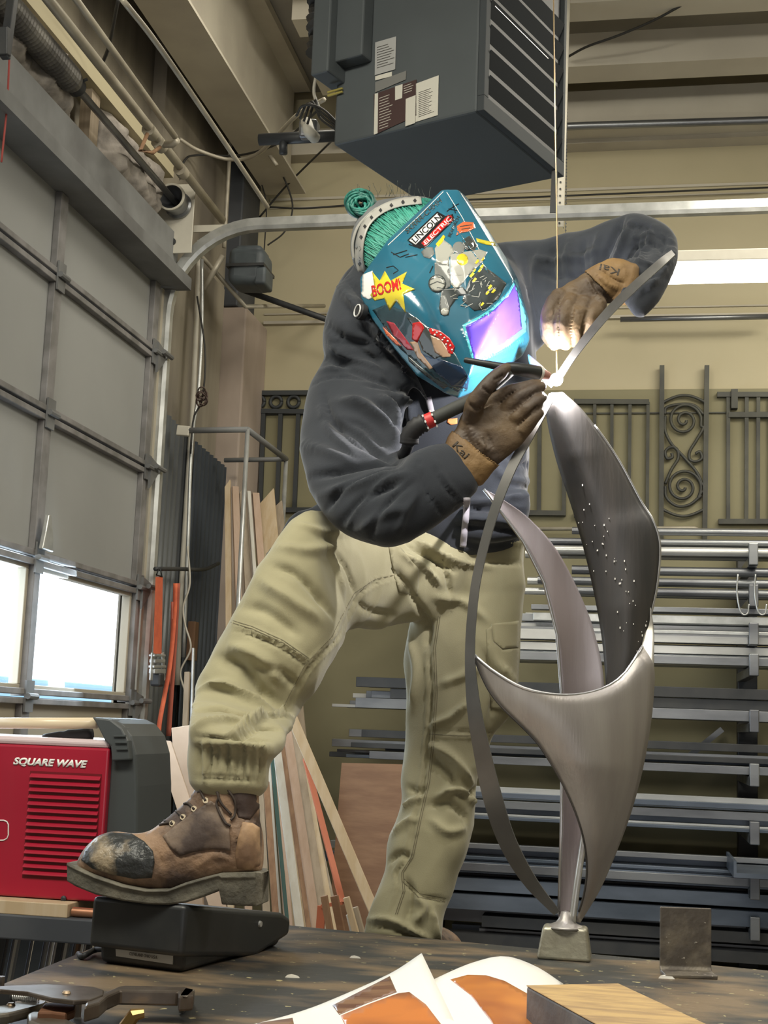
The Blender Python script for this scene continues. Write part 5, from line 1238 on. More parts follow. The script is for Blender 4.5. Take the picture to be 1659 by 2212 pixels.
YC_ = float(PZ(420, 1948, cv[5][2])[1])+.012
pelvis = [(870, 1150, 1132, 1160, 2.95, .5), (850, 1225, 1134, 1232, 2.95, .52), (872, 1310, 1131, 1320, 2.95, .5)]
legs = [(905, 1280, 1132, 1285, 2.95, .6), (884, 1360, 1128, 1375, 2.94, .62), (876, 1440, 1124, 1440, 2.93, .62), (880, 1520, 1110, 1530, 2.92, .66), (878, 1600, 1058, 1600, 2.91, .75), (868, 1680, 1032, 1690, 2.90, .78),
        (868, 1740, 1026, 1745, 2.89, .8), (836, 1830, 1013, 1830, 2.88, .8), (828, 1890, 988, 1890, 2.87, .78), (806, 1950, 966, 1955, 2.86, .78), (788, 2000, 952, 2010, 2.85, .75), (786, 2030, 950, 2042, 2.85, .72)]
leg = [(1010, 1165, 965, 1345, 2.92, .7), (910, 1150, 885, 1345, 2.87, .72), (825, 1130, 815, 1357, 2.78, .75), (740, 1112, 756, 1356, 2.67, .75), (668, 1108, 738, 1392, 2.57, .75), (606, 1156, 716, 1428, 2.52, .72),
       (556, 1238, 700, 1455, 2.49, .72), (504, 1336, 678, 1488, 2.47, .74), (450, 1440, 652, 1520, 2.46, .76), (426, 1498, 640, 1548, 2.435, .78), (415, 1562, 608, 1612, YC_+.02, .78), (412, 1615, 584, 1645, YC_+.01, .72), (413, 1655, 580, 1672, YC_+.006, .72), (413, 1692, 580, 1698, YC_+.004, .72)]
tm = MB()
for s_ in (pelvis, legs, leg): loft(tm, s_, power=2.4)
me = sculpt(tm, .0056, 6)
crumple(me, .010, 10, (1, 1, .7), 11)
seam1 = [(890, 1240), (820, 1255), (775, 1285), (745, 1340), (726, 1380), (668, 1440), (640, 1495), (622, 1530)]
seam2 = [(975, 1180), (945, 1225), (915, 1260)]
seam3 = [(938, 1330), (928, 1400), (932, 1500), (925, 1600), (915, 1690), (898, 1765), (880, 1850), (858, 1885), (862, 1925), (845, 1975)]
knee_s = [(498, 1358), (545, 1372), (612, 1402), (668, 1441)]
def off(L, dx, dy): return [(x+dx, y+dy) for x, y in L]
st = [(seam1, 3, -4.5), (off(seam1, -7, -3), 3.5, 2.5), (off(seam1, 7, 4), 3.5, 2.5), (seam3, 3, -4.5), (off(seam3, 8, 0), 3.5, 3), (off(seam3, -8, 0), 3.5, 3), (knee_s, 3, -5), (off(knee_s, 3, -9), 5, 3.5), (seam2, 3, -4),
 ([(585, 1220), (640, 1240), (690, 1290), (720, 1330)], 11, -9), ([(560, 1250), (620, 1290), (690, 1340)], 14, 8), ([(695, 1170), (722, 1225), (742, 1290)], 7, 7), ([(722, 1190), (750, 1230), (765, 1275)], 7, -6),
 ([(520, 1310), (570, 1320), (640, 1370)], 12, -7), ([(600, 1180), (660, 1190), (720, 1180)], 12, 6), ([(640, 1130), (700, 1150), (780, 1150)], 10, 5),
 ([(470, 1420), (520, 1440), (560, 1490), (600, 1520)], 13, -13), ([(500, 1395), (560, 1420), (610, 1470)], 11, 10), ([(432, 1490), (490, 1480), (540, 1510), (580, 1530)], 10, 12), ([(560, 1440), (600, 1450), (640, 1480)], 9, -8),
 ([(432, 1535), (480, 1530), (540, 1545), (630, 1542)], 9, -12), ([(632, 1546), (575, 1545), (530, 1570), (495, 1590)], 7, 16), ([(600, 1575), (560, 1575), (520, 1595)], 6, -10), ([(418, 1570), (460, 1560), (520, 1560)], 8, 8),
 ([(418, 1592), (500, 1594), (582, 1600)], 4, -6), ([(420, 1605), (500, 1606), (580, 1612)], 4, 3), ([(418, 1680), (500, 1682), (577, 1690)], 3, -4)]
for i, x in enumerate((432, 452, 470, 492, 508, 526, 545, 560)):
    st.append(([(x, 1602), (x+4*math.sin(i*2), 1640), (x+2, 1684)], 4.5, -6 if i % 2 else -3.5)); st.append(([(x+9, 1604), (x+11, 1640), (x+9, 1684)], 4.5, 4))
st += [([(925, 1578), (1000, 1581), (1070, 1583)], 3, -4.5), ([(925, 1590), (1000, 1592), (1065, 1594)], 4, 2.5), ([(930, 1568), (975, 1548), (1010, 1520)], 8, 10), ([(925, 1608), (975, 1632), (1018, 1690)], 9, 12), ([(925, 1635), (965, 1665), (985, 1700)], 7, -12),
 ([(950, 1720), (985, 1705), (1022, 1730)], 8, 13), ([(925, 1740), (970, 1735), (1005, 1765)], 8, -9), ([(1030, 1700), (1010, 1720), (985, 1712)], 6, -10), ([(880, 1700), (905, 1710), (918, 1705)], 6, -7), ([(872, 1745), (890, 1730), (910, 1725)], 6, 7),
 ([(930, 1770), (965, 1795), (1000, 1790)], 9, 7), ([(850, 1800), (880, 1775), (900, 1770)], 8, 7), ([(840, 1860), (862, 1845), (880, 1850)], 7, -8), ([(870, 1900), (910, 1935), (965, 1945)], 4, -4), ([(895, 1930), (915, 1960), (900, 1990)], 8, 10),
 ([(880, 1900), (890, 1940), (880, 1985)], 7, -9), ([(795, 1985), (850, 1990), (930, 2030)], 6, 8), ([(800, 2000), (850, 2008), (910, 2035)], 4, -8), ([(930, 1960), (940, 2000), (945, 2030)], 7, 7),
 ([(890, 1165), (940, 1190), (1000, 1215), (1060, 1225)], 7, 9), ([(880, 1178), (930, 1205), (985, 1235)], 5, -9), ([(865, 1195), (915, 1225), (950, 1262)], 7, 9), ([(900, 1180), (960, 1230), (975, 1300)], 6, -8), ([(1000, 1160), (1060, 1170), (1130, 1175)], 6, 6),
 ([(1000, 1215), (1070, 1215), (1130, 1218)], 4, -6), ([(940, 1290), (1000, 1300), (1050, 1340)], 10, 7), ([(885, 1370), (900, 1450), (890, 1530)], 10, 8), ([(900, 1300), (925, 1350), (920, 1400)], 8, -9), ([(1040, 1400), (1070, 1480), (1060, 1560)], 10, -8),
 ([(1075, 1430), (1100, 1480), (1095, 1545)], 9, 11), ([(950, 1480), (1000, 1460), (1040, 1440)], 10, 6), ([(850, 1230), (880, 1260), (900, 1300)], 8, -9), ([(770, 1300), (800, 1320), (850, 1330)], 9, -5)]
folds(me, st, 1.75)
tr_o = finish('trousers', me, M['trouser'], per, smooth=True)
btr = bvh_me(me)
# knee patches, thigh pocket and flap, stitched on
for nm, poly in (('pocket_flap', [(1062, 1348), (1120, 1341), (1127, 1350), (1126, 1388), (1120, 1398), (1085, 1402), (1066, 1385)]), ('pocket', [(1050, 1360), (1062, 1352), (1066, 1386), (1085, 1404), (1120, 1400), (1122, 1420), (1110, 1540), (1060, 1530)]),
                 ('front_pocket', [(840, 1182), (862, 1180), (905, 1230), (902, 1288), (862, 1280), (848, 1230)])):
    decal(nm, poly, btr, M['trouser_patch'], tr_o, off=.003 if nm == 'pocket_flap' else .0015, step=7, thick=.003)
thread = mat('khaki_thread', (.16, .14, .085), .8)
line_decal('stitching', [off(knee_s, 0, -14), off(knee_s, 0, -19), off(seam1, -9, -4), off(seam3, 9, 0), off(seam3, 13, 0), [(927, 1586), (1000, 1589), (1064, 1590)], [(870, 1904), (905, 1938), (962, 1948)], [(872, 1898), (907, 1931), (964, 1941)]], btr, thread, tr_o, w=1.4)

# ---- the body inside (one continuous mesh)
def thin(st_, k=.72): return [((a[0]+a[2])/2-(a[2]-a[0])/2*k, (a[1]+a[3])/2-(a[3]-a[1])/2*k, (a[0]+a[2])/2+(a[2]-a[0])/2*k, (a[1]+a[3])/2+(a[3]-a[1])/2*k, a[4], a[5]) for a in st_]
bm_ = MB()
for s_, kk in ((torso, .68), (armr, .4), (arml, .4), (pelvis, .74), (legs, .5), (leg, .45)): loft(bm_, thin(s_, kk), 18)
chain(bm_, [(900, 640, 2.80, 52), (895, 600, 2.77, 50), (890, 560, 2.75, 50)])
loft(bm_, [(850, 480, 930, 470, 2.74, .9), (815, 520, 955, 500, 2.73, .95), (805, 570, 965, 545, 2.73, .95), (820, 620, 960, 600, 2.73, .9), (870, 660, 950, 640, 2.73, .8)])
chain(bm_, [(950, 560, 2.70, 12), (975, 585, 2.69, 14), (965, 600, 2.69, 10)])
skin = mat('skin', (.55, .32, .22), .5)
finish('body', sculpt(bm_, .009, 5), skin, per, smooth=True)

# ---- head: teal hair, bun, grey band and the helmet's headgear strap
teal = mat('teal_hair', (.025, .22, .17), .5, col2=(.008, .08, .065), scale=25, stretch=(1, 1, 1), contrast=(.4, .6))
hair = loft(MB(), [(850, 432, 945, 440, 2.73, .9), (800, 460, 960, 480, 2.71, .95), (778, 505, 965, 540, 2.70, .95), (778, 560, 960, 590, 2.70, .9), (800, 610, 950, 640, 2.72, .85)])
hme = sculpt(hair, .006, 6)
hair_o = finish('hair', hme, teal, per, smooth=True); bh = bvh_me(hme)
random.seed(5)
strands = MB(); teal2 = mat('light_teal_strand', (.06, .33, .25), .45)
SC_ = spline([np.array(p, float) for p in [(792, 592), (786, 560), (788, 522), (800, 490), (828, 463), (866, 447), (915, 441)]], 20)
for i in range(420):
    b_ = SC_[int(random.random()*(len(SC_)-1))]; L_ = []; aa = .62+random.uniform(-.12, .12)+(b_[0]-790)/130*.25; ln = random.uniform(50, 85); st_ = random.uniform(-4, 22); ph = random.random()*6
    for k_ in range(7):
        s_ = k_/6; x = b_[0]+math.cos(aa)*(st_+ln*s_)+1.5*math.sin(ph+k_*.9); y = b_[1]+math.sin(aa)*(st_+ln*s_)+1.5*math.cos(ph+k_)
        q = hit(bh, x, y, .001+(.003+.006*(i % 3)/2)*math.sin(PI*min(1, s_+.15)))
        if q is not None and (not L_ or np.linalg.norm(q-L_[-1]) < .04): L_.append(q)
    if len(L_) > 3: strands.tube(L_, [.0005]+[random.choice([.0008, .0013, .0018])]*(len(L_)-2)+[.0004], 5)
strands.build('strands', teal2, hair_o, smooth=True)
bun = MB()
for i in range(34):
    ph = i*.61; L_ = []
    for k_ in range(15):
        a = k_/14*PI*1.7+ph*.35-2.2; rr = 17+7*math.sin(ph*2.1)+5*math.sin(a+ph)
        L_.append(PY(781+rr*1.25*math.cos(a)-2, 440+rr*1.05*math.sin(a), 2.70+.018*math.sin(ph*3+a)))
    bun.tube(spline(L_, 2), .0035, 6)
bun.build('bun', teal, hair_o, smooth=True)
fly = MB()
for i in range(26):
    x, y = random.uniform(765, 925), 0; y = 436-12*math.sin((x-760)/160*PI)
    L_ = [PY(x, y, 2.70)]
    dx, dy = random.uniform(-14, 14), random.uniform(-36, -12)
    for k_ in (1, 2, 3): L_.append(PY(x+dx*k_/3+random.uniform(-4, 4), y+dy*k_/3, 2.70+random.uniform(-.02, .02)))
    fly.tube(spline(L_, 3), .0004, 4)
fly.build('flyaway_hairs', mat('dark_hair', (.05, .06, .05), .6), hair_o, smooth=True)
def band(name, curve, w, mm, parent, bv, off_=.004, th=.002, lift=None):
    C_ = spline([np.array(p, float) for p in curve], 8); rows = []
    for i, p in enumerate(C_):
        t = C_[min(i+1, len(C_)-1)]-C_[max(i-1, 0)]; t /= np.linalg.norm(t); n = np.array([-t[1], t[0]])
        r = []
        for s_ in (-.5, -.25, 0, .25, .5):
            q = hit(bv, *(p+n*w*s_), off_)
            if q is None: q = r[-1] if r else (rows[-1][0] if rows else PY(p[0], p[1], 2.7))
            r.append(q)
        rows.append(r)
    return MB().grid(rows).build(name, mm, parent, smooth=True, solid=th)
cap = loft(MB(), [(868, 424, 925, 428, 2.735, .95), (800, 440, 905, 440, 2.72, 1.0), (764, 490, 850, 470, 2.71, 1.0), (757, 540, 815, 530, 2.71, 1.0), (768, 585, 800, 580, 2.71, .9)])
gband = mat('grey_band', (.16, .165, .17), .6, col2=(.10, .105, .11), scale=20)
cme = sculpt(cap, .006, 5); cap_o = finish('bandana', cme, gband, per, smooth=True)
bcap = bvh_of([cap_o, hair_o])
strapm = mat('pale_headgear_plastic', (.36, .35, .32), .45)
hg = band('headgear_strap', [(783, 590), (776, 560), (778, 520), (792, 482), (822, 454), (862, 438), (910, 432)], 17, strapm, per, bcap, .010)
band('headgear_strap', [(764, 560), (762, 525), (772, 492), (792, 468), (815, 450)], 5, strapm, per, bcap, .010)
bhg = bvh_of([hg]); dm = MB()
C_ = spline([np.array(p, float) for p in [(778, 575), (776, 560), (778, 520), (792, 482), (822, 454), (862, 438), (905, 432)]], 10)
for j in range(4, 60, 6):
    p = C_[j]; q = [hit(bhg, p[0]+a, p[1]+b, .0016) for a, b in ((-4, 0), (0, -5), (4, 0), (0, 5))]
    if all(x is not None for x in q): dm.add(q, [(0, 1, 2, 3)])
dm.build('diamond_holes', M['rubber'], hg)

# ---- the helmet shell
HP = [(955, 409, 2.57), (990, 409, 2.59), (1010, 428, 2.63), (1050, 490, 2.60), (1095, 558, 2.60), (1118, 600, 2.62), (1143, 690, 2.67), (1145, 735, 2.69), (1130, 768, 2.69),
      (1003, 714, 2.46), (1110, 607, 2.535), (1022, 782, 2.455), (990, 861, 2.53), (1040, 838, 2.60), (962, 850, 2.51), (1012, 815, 2.455), (900, 812, 2.51), (850, 752, 2.53), (805, 692, 2.55), (778, 642, 2.57), (776, 602, 2.58),
      (795, 582, 2.57), (935, 560, 2.46), (865, 640, 2.475), (950, 700, 2.445), (905, 485, 2.515), (835, 520, 2.545), (1000, 560, 2.475), (960, 780, 2.455),
      (1005, 430, 2.80), (1095, 600, 2.84), (1125, 740, 2.82), (1000, 850, 2.80), (920, 810, 2.80), (930, 450, 2.78), (860, 640, 2.80)]
hb_ = bmesh.new()
for p in HP: hb_.verts.new(tuple(PY(p[0], p[1], p[2]+.05)))
bmesh.ops.convex_hull(hb_, input=hb_.verts[:]); hv = MB(); hb_.verts.ensure_lookup_table(); hb_.verts.index_update()
hv.add([v.co[:] for v in hb_.verts], [tuple(v.index for v in f.verts) for f in hb_.faces]); hb_.free()
teal_h = mat('blue_helmet_shell', (.028, .17, .26), .22, col2=(.02, .125, .20), scale=5, coat=.8)
hel_me = sculpt(hv, .0034, 9, .55)
folds(hel_me, [([(800, 585), (850, 600), (900, 640), (945, 720), (1000, 800)], 12, -4), ([(845, 520), (920, 540), (1000, 650)], 10, 2.5), ([(940, 430), (1000, 520), (1070, 610)], 5, 3), ([(1012, 705), (1060, 672), (1108, 612)], 5, 5), ([(1000, 716), (1012, 750), (1024, 785)], 4, 4),
                 ([(1024, 785), (1080, 760), (1130, 735)], 4, 4)])
hel = finish('welding_helmet', hel_me, teal_h, per, smooth=True)
bhm = bvh_me(hel_me)
def Zh(pts): return [(640+x/2.676, 380+y/2.676) for x, y in pts]
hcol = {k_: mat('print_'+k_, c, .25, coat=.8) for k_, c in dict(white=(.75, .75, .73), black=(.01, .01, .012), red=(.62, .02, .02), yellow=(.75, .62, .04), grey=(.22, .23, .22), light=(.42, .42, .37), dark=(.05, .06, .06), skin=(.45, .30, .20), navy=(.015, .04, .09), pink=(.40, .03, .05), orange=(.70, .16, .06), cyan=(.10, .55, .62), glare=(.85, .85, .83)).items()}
def hd(nm, poly, c, off_=.0012, step=5): return decal(nm, Zh(poly), bhm, hcol[c] if isinstance(c, str) else c, hel, .0003+off_*.42, step, .0002)
lensm = mat('violet_filter_glass', (.16, .10, .75), .08, col2=(.10, .05, .5), scale=5, coat=1.0)
hd('lens_frame', [(960, 862), (1050, 815), (1130, 765), (1225, 670), (1268, 592), (1300, 600), (1335, 760), (1330, 900), (1225, 985), (1060, 1075), (1020, 1080)], 'cyan', .001)
hd('lens', [(978, 870), (1050, 832), (1135, 782), (1232, 685), (1268, 618), (1290, 720), (1306, 885), (1215, 960), (1060, 1052), (1030, 1062)], lensm, .0025)
hd('cheek_glare', [(362, 600), (385, 570), (440, 548), (470, 640), (450, 700), (420, 715), (385, 700), (362, 650)], 'glare')  # white glare on the cheek, painted on the shell as a decal
hd('starburst', [(438, 552), (482, 606), (512, 548), (545, 606), (640, 553), (612, 622), (688, 655), (618, 682), (632, 792), (577, 722), (540, 778), (508, 708), (452, 722), (428, 690), (452, 640)], 'yellow', .0018)
hd('logo_back', [(640, 372), (815, 205), (862, 232), (905, 220), (915, 255), (745, 418), (690, 412)], 'black', .0018)
hd('logo_white', [(652, 372), (815, 216), (845, 240), (690, 398)], 'white', .0024)
hd('logo_red', [(722, 388), (880, 224), (900, 232), (904, 256), (742, 408)], 'red', .0024)
def htext(s, p0, p1, size_px, c, off_=.0018, bold=0.0, shear=0.0):
    p0, p1 = Zh([p0])[0], Zh([p1])[0]; e = np.array(p1)-np.array(p0); L = np.linalg.norm(e); e /= L; n = np.array([e[1], -e[0]])
    cu = bpy.data.curves.new('t', 'FONT'); cu.body = s; cu.size = 1; to = bpy.data.objects.new('t', cu); COL.objects.link(to); bpy.context.view_layer.update(); w = to.dimensions[0]; bpy.data.objects.remove(to); bpy.data.curves.remove(cu)
    last = [None]
    def pj(p):
        q = hit(bhm, p[0], p[1], off_, last[0]); last[0] = q
        return Vector(q)
    sc_ = size_px/.72
    return text3('lettering', s, 1.0, hcol[c], hel, (p0[0], p0[1], 0), (e[0]*L/w, e[1]*L/w, 0), (n[0]*sc_, n[1]*sc_, 0), proj=pj, bold=bold, shear=shear, depth=.0003)
htext('LINCOLN', (686, 391), (840, 246), 13, 'black', bold=.02)
htext('ELECTRIC', (748, 400), (896, 252), 9, 'white', bold=.02)
htext('BOOM!', (440, 700), (602, 655), 24, 'red', bold=.03, shear=.2)
htext('SKRRR-CHHH', (640, 335), (840, 150), 11, 'dark', bold=.01, shear=.2)
htext('BEARRRCH', (890, 355), (945, 240), 7, 'dark')
hd('speech_bubble', [(928, 290), (965, 265), (1025, 268), (1036, 300), (1000, 320), (952, 330), (924, 345), (932, 315)], 'orange', .0018)
line_decal('bubble_lines', [Zh([(945, 292), (1015, 282)]), Zh([(955, 308), (1005, 300)])], bhm, hcol['dark'], hel, 1.6, .0018)
hd('yellow_streak', [(1040, 360), (1100, 375), (1198, 392), (1195, 412), (1100, 398), (1045, 382)], 'yellow')
hd('yellow_streak', [(805, 395), (835, 360), (850, 340), (862, 350), (845, 385), (820, 412)], 'yellow', .0016)
# grey machine shapes, abstract
hd('grey_shape', [(722, 440), (752, 410), (790, 412), (800, 450), (775, 478), (738, 470)], 'grey')
hd('grey_shape', [(800, 420), (840, 360), (895, 400), (915, 440), (885, 470), (880, 520), (810, 500)], 'light', .0014)
hd('grey_shape', [(890, 452), (1060, 425), (1105, 440), (1075, 500), (1000, 570), (925, 660), (893, 625)], 'light', .0015)
hd('grey_shape', [(800, 500), (885, 510), (892, 640), (850, 660), (800, 600)], 'grey', .0013)
hd('grey_shape', [(1000, 600), (1080, 520), (1140, 560), (1190, 600), (1215, 620), (1170, 710), (1090, 770), (1030, 780), (960, 720)], 'dark')
hd('dark_shape', [(960, 370), (1000, 345), (1050, 400), (1030, 430), (980, 430)], 'dark')
def disc(cx, cy, r, c, off_=.0022, nm='disc'): return hd(nm, [(cx+r*math.cos(a*PI/9), cy+r*math.sin(a*PI/9)) for a in range(18)], c, off_, 5)
disc(960, 483, 34, 'yellow'); disc(815, 622, 52, 'dark', .0018); disc(815, 622, 44, 'light', .0022); disc(940, 415, 36, 'grey'); disc(1000, 400, 26, 'dark')
line_decal('grey_lines', [Zh([(770, 630), (815, 610), (858, 625)]), Zh([(775, 600), (815, 582), (850, 595)]), Zh([(790, 655), (820, 645), (850, 650)])], bhm, hcol['dark'], hel, 1.6, .0018)
hd('dark_shape', [(840, 655), (960, 640), (1010, 690), (940, 690), (890, 760), (880, 805), (835, 800), (825, 760)], 'dark', .0016)
hd('grey_shape', [(835, 690), (862, 690), (885, 770), (870, 800), (838, 790)], 'grey', .0022); disc(858, 785, 22, 'light', .003)
random.seed(9)
L_ = []
for i in range(40):
    x = random.uniform(900, 1180); y = 560+(x-900)*.15+random.uniform(0, 190); L_.append(Zh([(x, y), (x+random.uniform(-45, 45), y+random.uniform(-30, 30))]))
line_decal('grey_lines', L_, bhm, hcol['light'], hel, 1.3, .0016)
for (x, y, s_) in ((1015, 570, 16), (1030, 600, 14), (1045, 495, 14), (1075, 520, 14), (1080, 480, 12), (1060, 545, 12), (1120, 640, 14), (1140, 665, 14), (1105, 675, 12), (1075, 740, 12), (1030, 545, 10)):
    hd('yellow_check', [(x-s_, y+s_*.6), (x+s_*.3, y-s_), (x+s_, y-s_*.3), (x-s_*.2, y+s_)], 'yellow', .003)
hd('pink_streak', [(520, 838), (565, 850), (640, 950), (680, 1010), (640, 1005), (560, 920)], 'pink', .0014)
hd('orange_streak', [(498, 870), (560, 930), (610, 985), (580, 980), (520, 920)], 'orange', .0012)
hd('lower_art', [(440, 775), (520, 742), (650, 790), (800, 900), (920, 1030), (985, 1150), (985, 1245), (930, 1248), (850, 1205), (700, 1085), (600, 1000), (500, 860)], mat('dark_teal_art', (.012, .035, .05), .25, col2=(.03, .08, .10), scale=14, coat=.8), .0008, 8)
hd('navy_patch', [(690, 1005), (760, 1040), (850, 1065), (960, 1100), (1000, 1170), (990, 1235), (900, 1215), (800, 1130)], 'navy', .0012)
hd('black_patch', [(645, 1040), (700, 1090), (800, 1170), (880, 1215), (850, 1232), (740, 1150), (650, 1070)], 'dark', .0012)
hd('skin_patch', [(655, 960), (700, 955), (720, 1020), (790, 1110), (770, 1120), (700, 1050)], 'skin', .0016)
hd('black_patch', [(640, 820), (690, 815), (760, 880), (860, 1030), (800, 1060), (730, 1010), (690, 900)], 'dark', .0013)
hd('red_sleeve', [(672, 850), (720, 842), (740, 880), (700, 965), (668, 945)], 'red', .0018)
hd('skin_patch', [(775, 920), (835, 945), (890, 1020), (895, 1045), (850, 1050), (800, 1020)], 'skin', .002)
hd('red_scarf', [(765, 890), (775, 878), (830, 895), (885, 935), (916, 985), (905, 1030), (880, 1025), (860, 975), (820, 935), (775, 915)], 'red', .0026)
for (x, y) in ((790, 893), (812, 905), (835, 918), (856, 936), (875, 955), (890, 980), (900, 1005), (800, 918), (845, 948), (866, 974)):
    disc(x, y, 6, 'white', .0036, 'dot')
for p in ([(548, 440), (600, 470), (650, 450)], [(560, 455), (640, 430)], [(630, 470), (700, 455)], [(870, 205), (905, 180), (940, 160)], [(880, 190), (930, 200)], [(520, 530), (560, 520), (590, 545), (560, 565)], [(770, 560), (790, 520)], [(880, 560), (930, 620)], [(650, 395), (720, 420)], [(905, 160), (920, 215)]): line_decal('ink_line', [Zh(p)], bhm, hcol['black'], hel, 1.8, .0010)
line_decal('painted_highlight', [Zh([(860, 78), (960, 240), (1080, 470)]), Zh([(935, 75), (1010, 190), (1210, 410)]), Zh([(530, 400), (700, 240), (850, 90)])], bhm, hcol['glare'], hel, 1.3, .0010)  # specular highlights drawn as pale lines along the shell ridges
kn = PY(789, 672, 2.60)
MB().lathe([(.001, 0), (.016, 0), (.017, .004), (.017, .012), (.012, .016), (.001, .016)], kn+[-.004, .012, 0], (-.75, -.65, .1), 12).build('adjustment_knob', M['rubber'], hel, smooth='auto')
_ax = np.array([-.75, -.65, .1]); _ax /= np.linalg.norm(_ax); _e1 = np.cross(_ax, (0, 0, 1)); _e1 /= np.linalg.norm(_e1); _e2 = np.cross(_e1, _ax)
MB().tube([kn+_ax*.017+[-.004, .012, 0]+(_e1*math.cos(i*PI/8)+_e2*math.sin(i*PI/8))*.0125 for i in range(17)], .0016, 6).build('knob_ring', hcol['white'], hel)
# ================================================================== GLOVES
gA = MB()
loft(gA, [(1352, 655, 1372, 574, 2.665, .7), (1328, 652, 1326, 562, 2.655, .62), (1300, 660, 1288, 576, 2.645, .55), (1285, 682, 1244, 602, 2.635, .5), (1262, 700, 1207, 628, 2.63, .5), (1240, 706, 1190, 662, 2.63, .55)])
for ch in ([(1210, 640, 2.625, 21), (1191, 668, 2.605, 20), (1185, 705, 2.60, 18), (1198, 742, 2.615, 16)],
           [(1235, 650, 2.62, 21), (1217, 682, 2.595, 20), (1213, 715, 2.592, 19), (1221, 742, 2.61, 16)],
           [(1263, 655, 2.62, 21), (1247, 688, 2.598, 20), (1240, 716, 2.598, 18), (1242, 738, 2.615, 15)],
           [(1293, 655, 2.625, 20), (1279, 685, 2.605, 18), (1267, 706, 2.61, 17), (1263, 722, 2.62, 14)],
           [(1210, 660, 2.66, 19), (1185, 690, 2.665, 18), (1183, 720, 2.65, 17), (1195, 740, 2.64, 15)]): chain(gA, ch, 14)
me = sculpt(gA, .0026, 4)
crumple(me, .003, 30, seed=5)
folds(me, [([(1280, 605), (1290, 625), (1310, 640), (1330, 650)], 5, -5), ([(1292, 595), (1310, 612), (1335, 625)], 5, 5), ([(1300, 585), (1320, 600), (1345, 612)], 4, -4), ([(1268, 600), (1280, 625), (1300, 650)], 4, 4), ([(1210, 640), (1206, 680), (1205, 735)], 2.5, -4), ([(1238, 672), (1233, 710), (1236, 742)], 2.5, -5), ([(1266, 678), (1258, 705), (1256, 735)], 2.5, -4), ([(1220, 640), (1240, 660), (1250, 680)], 6, 2)])
glA = finish('glove', me, M['glove'], per, smooth=True)
def shell_of(me, pred, off_, name, mm, parent, th=.0015):
    bm = bmesh.new(); bm.from_mesh(me)
    dl_ = [f for f in bm.faces if not pred(f.calc_center_median())]
    bmesh.ops.delete(bm, geom=dl_, context='FACES')
    ns = [v.normal.copy() for v in bm.verts]
    for v, n in zip(bm.verts, ns): v.co += n*off_
    m2 = bpy.data.meshes.new(name); bm.to_mesh(m2); bm.free()
    return finish(name, m2, mm, parent, smooth=True, solid=th)
def beyond(a, b):   # pixels on the left of the line a->b
    def f(c):
        x, y = toPix(c); return (b[0]-a[0])*(y-a[1])-(b[1]-a[1])*(x-a[0]) < 0
    return f
cA = shell_of(me, lambda c: beyond((1262, 585), (1345, 665))(c), .0022, 'cuff', M['glove_cuff'], glA)
inkm = mat('marker_ink', (.035, .025, .015), .6)
def tproj(bv, s, p0, p1, size_px, mm, parent, off_=.0008, bold=0.0, flip=False):
    e = np.array(p1, float)-np.array(p0, float); L = np.linalg.norm(e); e /= L; n = np.array([e[1], -e[0]])*(-1 if flip else 1)
    cu = bpy.data.curves.new('t', 'FONT'); cu.body = s; cu.size = 1; to = bpy.data.objects.new('t', cu); COL.objects.link(to); bpy.context.view_layer.update(); w = to.dimensions[0]; bpy.data.objects.remove(to); bpy.data.curves.remove(cu)
    last = [None]
    def pj(p):
        q = hit(bv, p[0], p[1], off_, last[0])
        if q is None: q = PY(p[0], p[1], 2.55)
        last[0] = q; return Vector(q)
    sc_ = size_px/.72
    return text3('lettering', s, 1.0, mm, parent, (p0[0], p0[1], 0), (e[0]*L/w, e[1]*L/w, 0), (n[0]*sc_, n[1]*sc_, 0), proj=pj, bold=bold, depth=.0003)
bgA = bvh_of([glA, cA])
tproj(bgA, 'Kai', (1342, 582), (1300, 570), 15, inkm, cA)

gB = MB()
loft(gB, [(1040, 1046, 957, 978, 2.488, .55), (1066, 1012, 968, 948, 2.488, .5), (1092, 990, 986, 925, 2.488, .42), (1128, 958, 998, 895, 2.488, .38), (1150, 925, 1020, 866, 2.493, .36), (1158, 900, 1062, 850, 2.498, .34)])
for ch in ([(1060, 872, 2.493, 19), (1100, 848, 2.488, 17), (1138, 836, 2.493, 15), (1162, 830, 2.503, 12)],
           [(1088, 888, 2.488, 19), (1125, 858, 2.478, 17), (1150, 842, 2.483, 15), (1170, 836, 2.498, 12)],
           [(1110, 908, 2.483, 18), (1140, 882, 2.473, 16), (1160, 866, 2.478, 15), (1172, 858, 2.493, 11)],
           [(1128, 932, 2.483, 17), (1150, 908, 2.478, 15), (1162, 892, 2.483, 13), (1168, 882, 2.493, 10)],
           [(1020, 905, 2.478, 22), (1026, 872, 2.453, 21), (1050, 838, 2.443, 19), (1078, 808, 2.453, 16), (1092, 796, 2.458, 13)]): chain(gB, ch, 14)
me = sculpt(gB, .0026, 4)
crumple(me, .0025, 24, seed=9)
folds(me, [([(1002, 930), (1018, 960), (1045, 985), (1065, 1000)], 5, -6), ([(1010, 915), (1030, 950), (1060, 975)], 5, 4), ([(1022, 935), (1035, 965)], 3, -4), ([(1040, 940), (1048, 972)], 3, 4), ([(1052, 935), (1065, 965)], 3, -3.5), ([(1012, 872), (1030, 884), (1058, 872)], 4, -6),
           ([(1072, 880), (1100, 852), (1135, 835)], 2.5, -4.5), ([(1096, 900), (1125, 875), (1152, 852)], 2.5, -4.5), ([(1115, 925), (1140, 898), (1160, 878)], 2.5, -4), ([(1070, 820), (1085, 812)], 3, -4), ([(1040, 835), (1052, 845), (1062, 850)], 3, -4)])
glB = finish('glove', me, M['glove'], per, smooth=True)
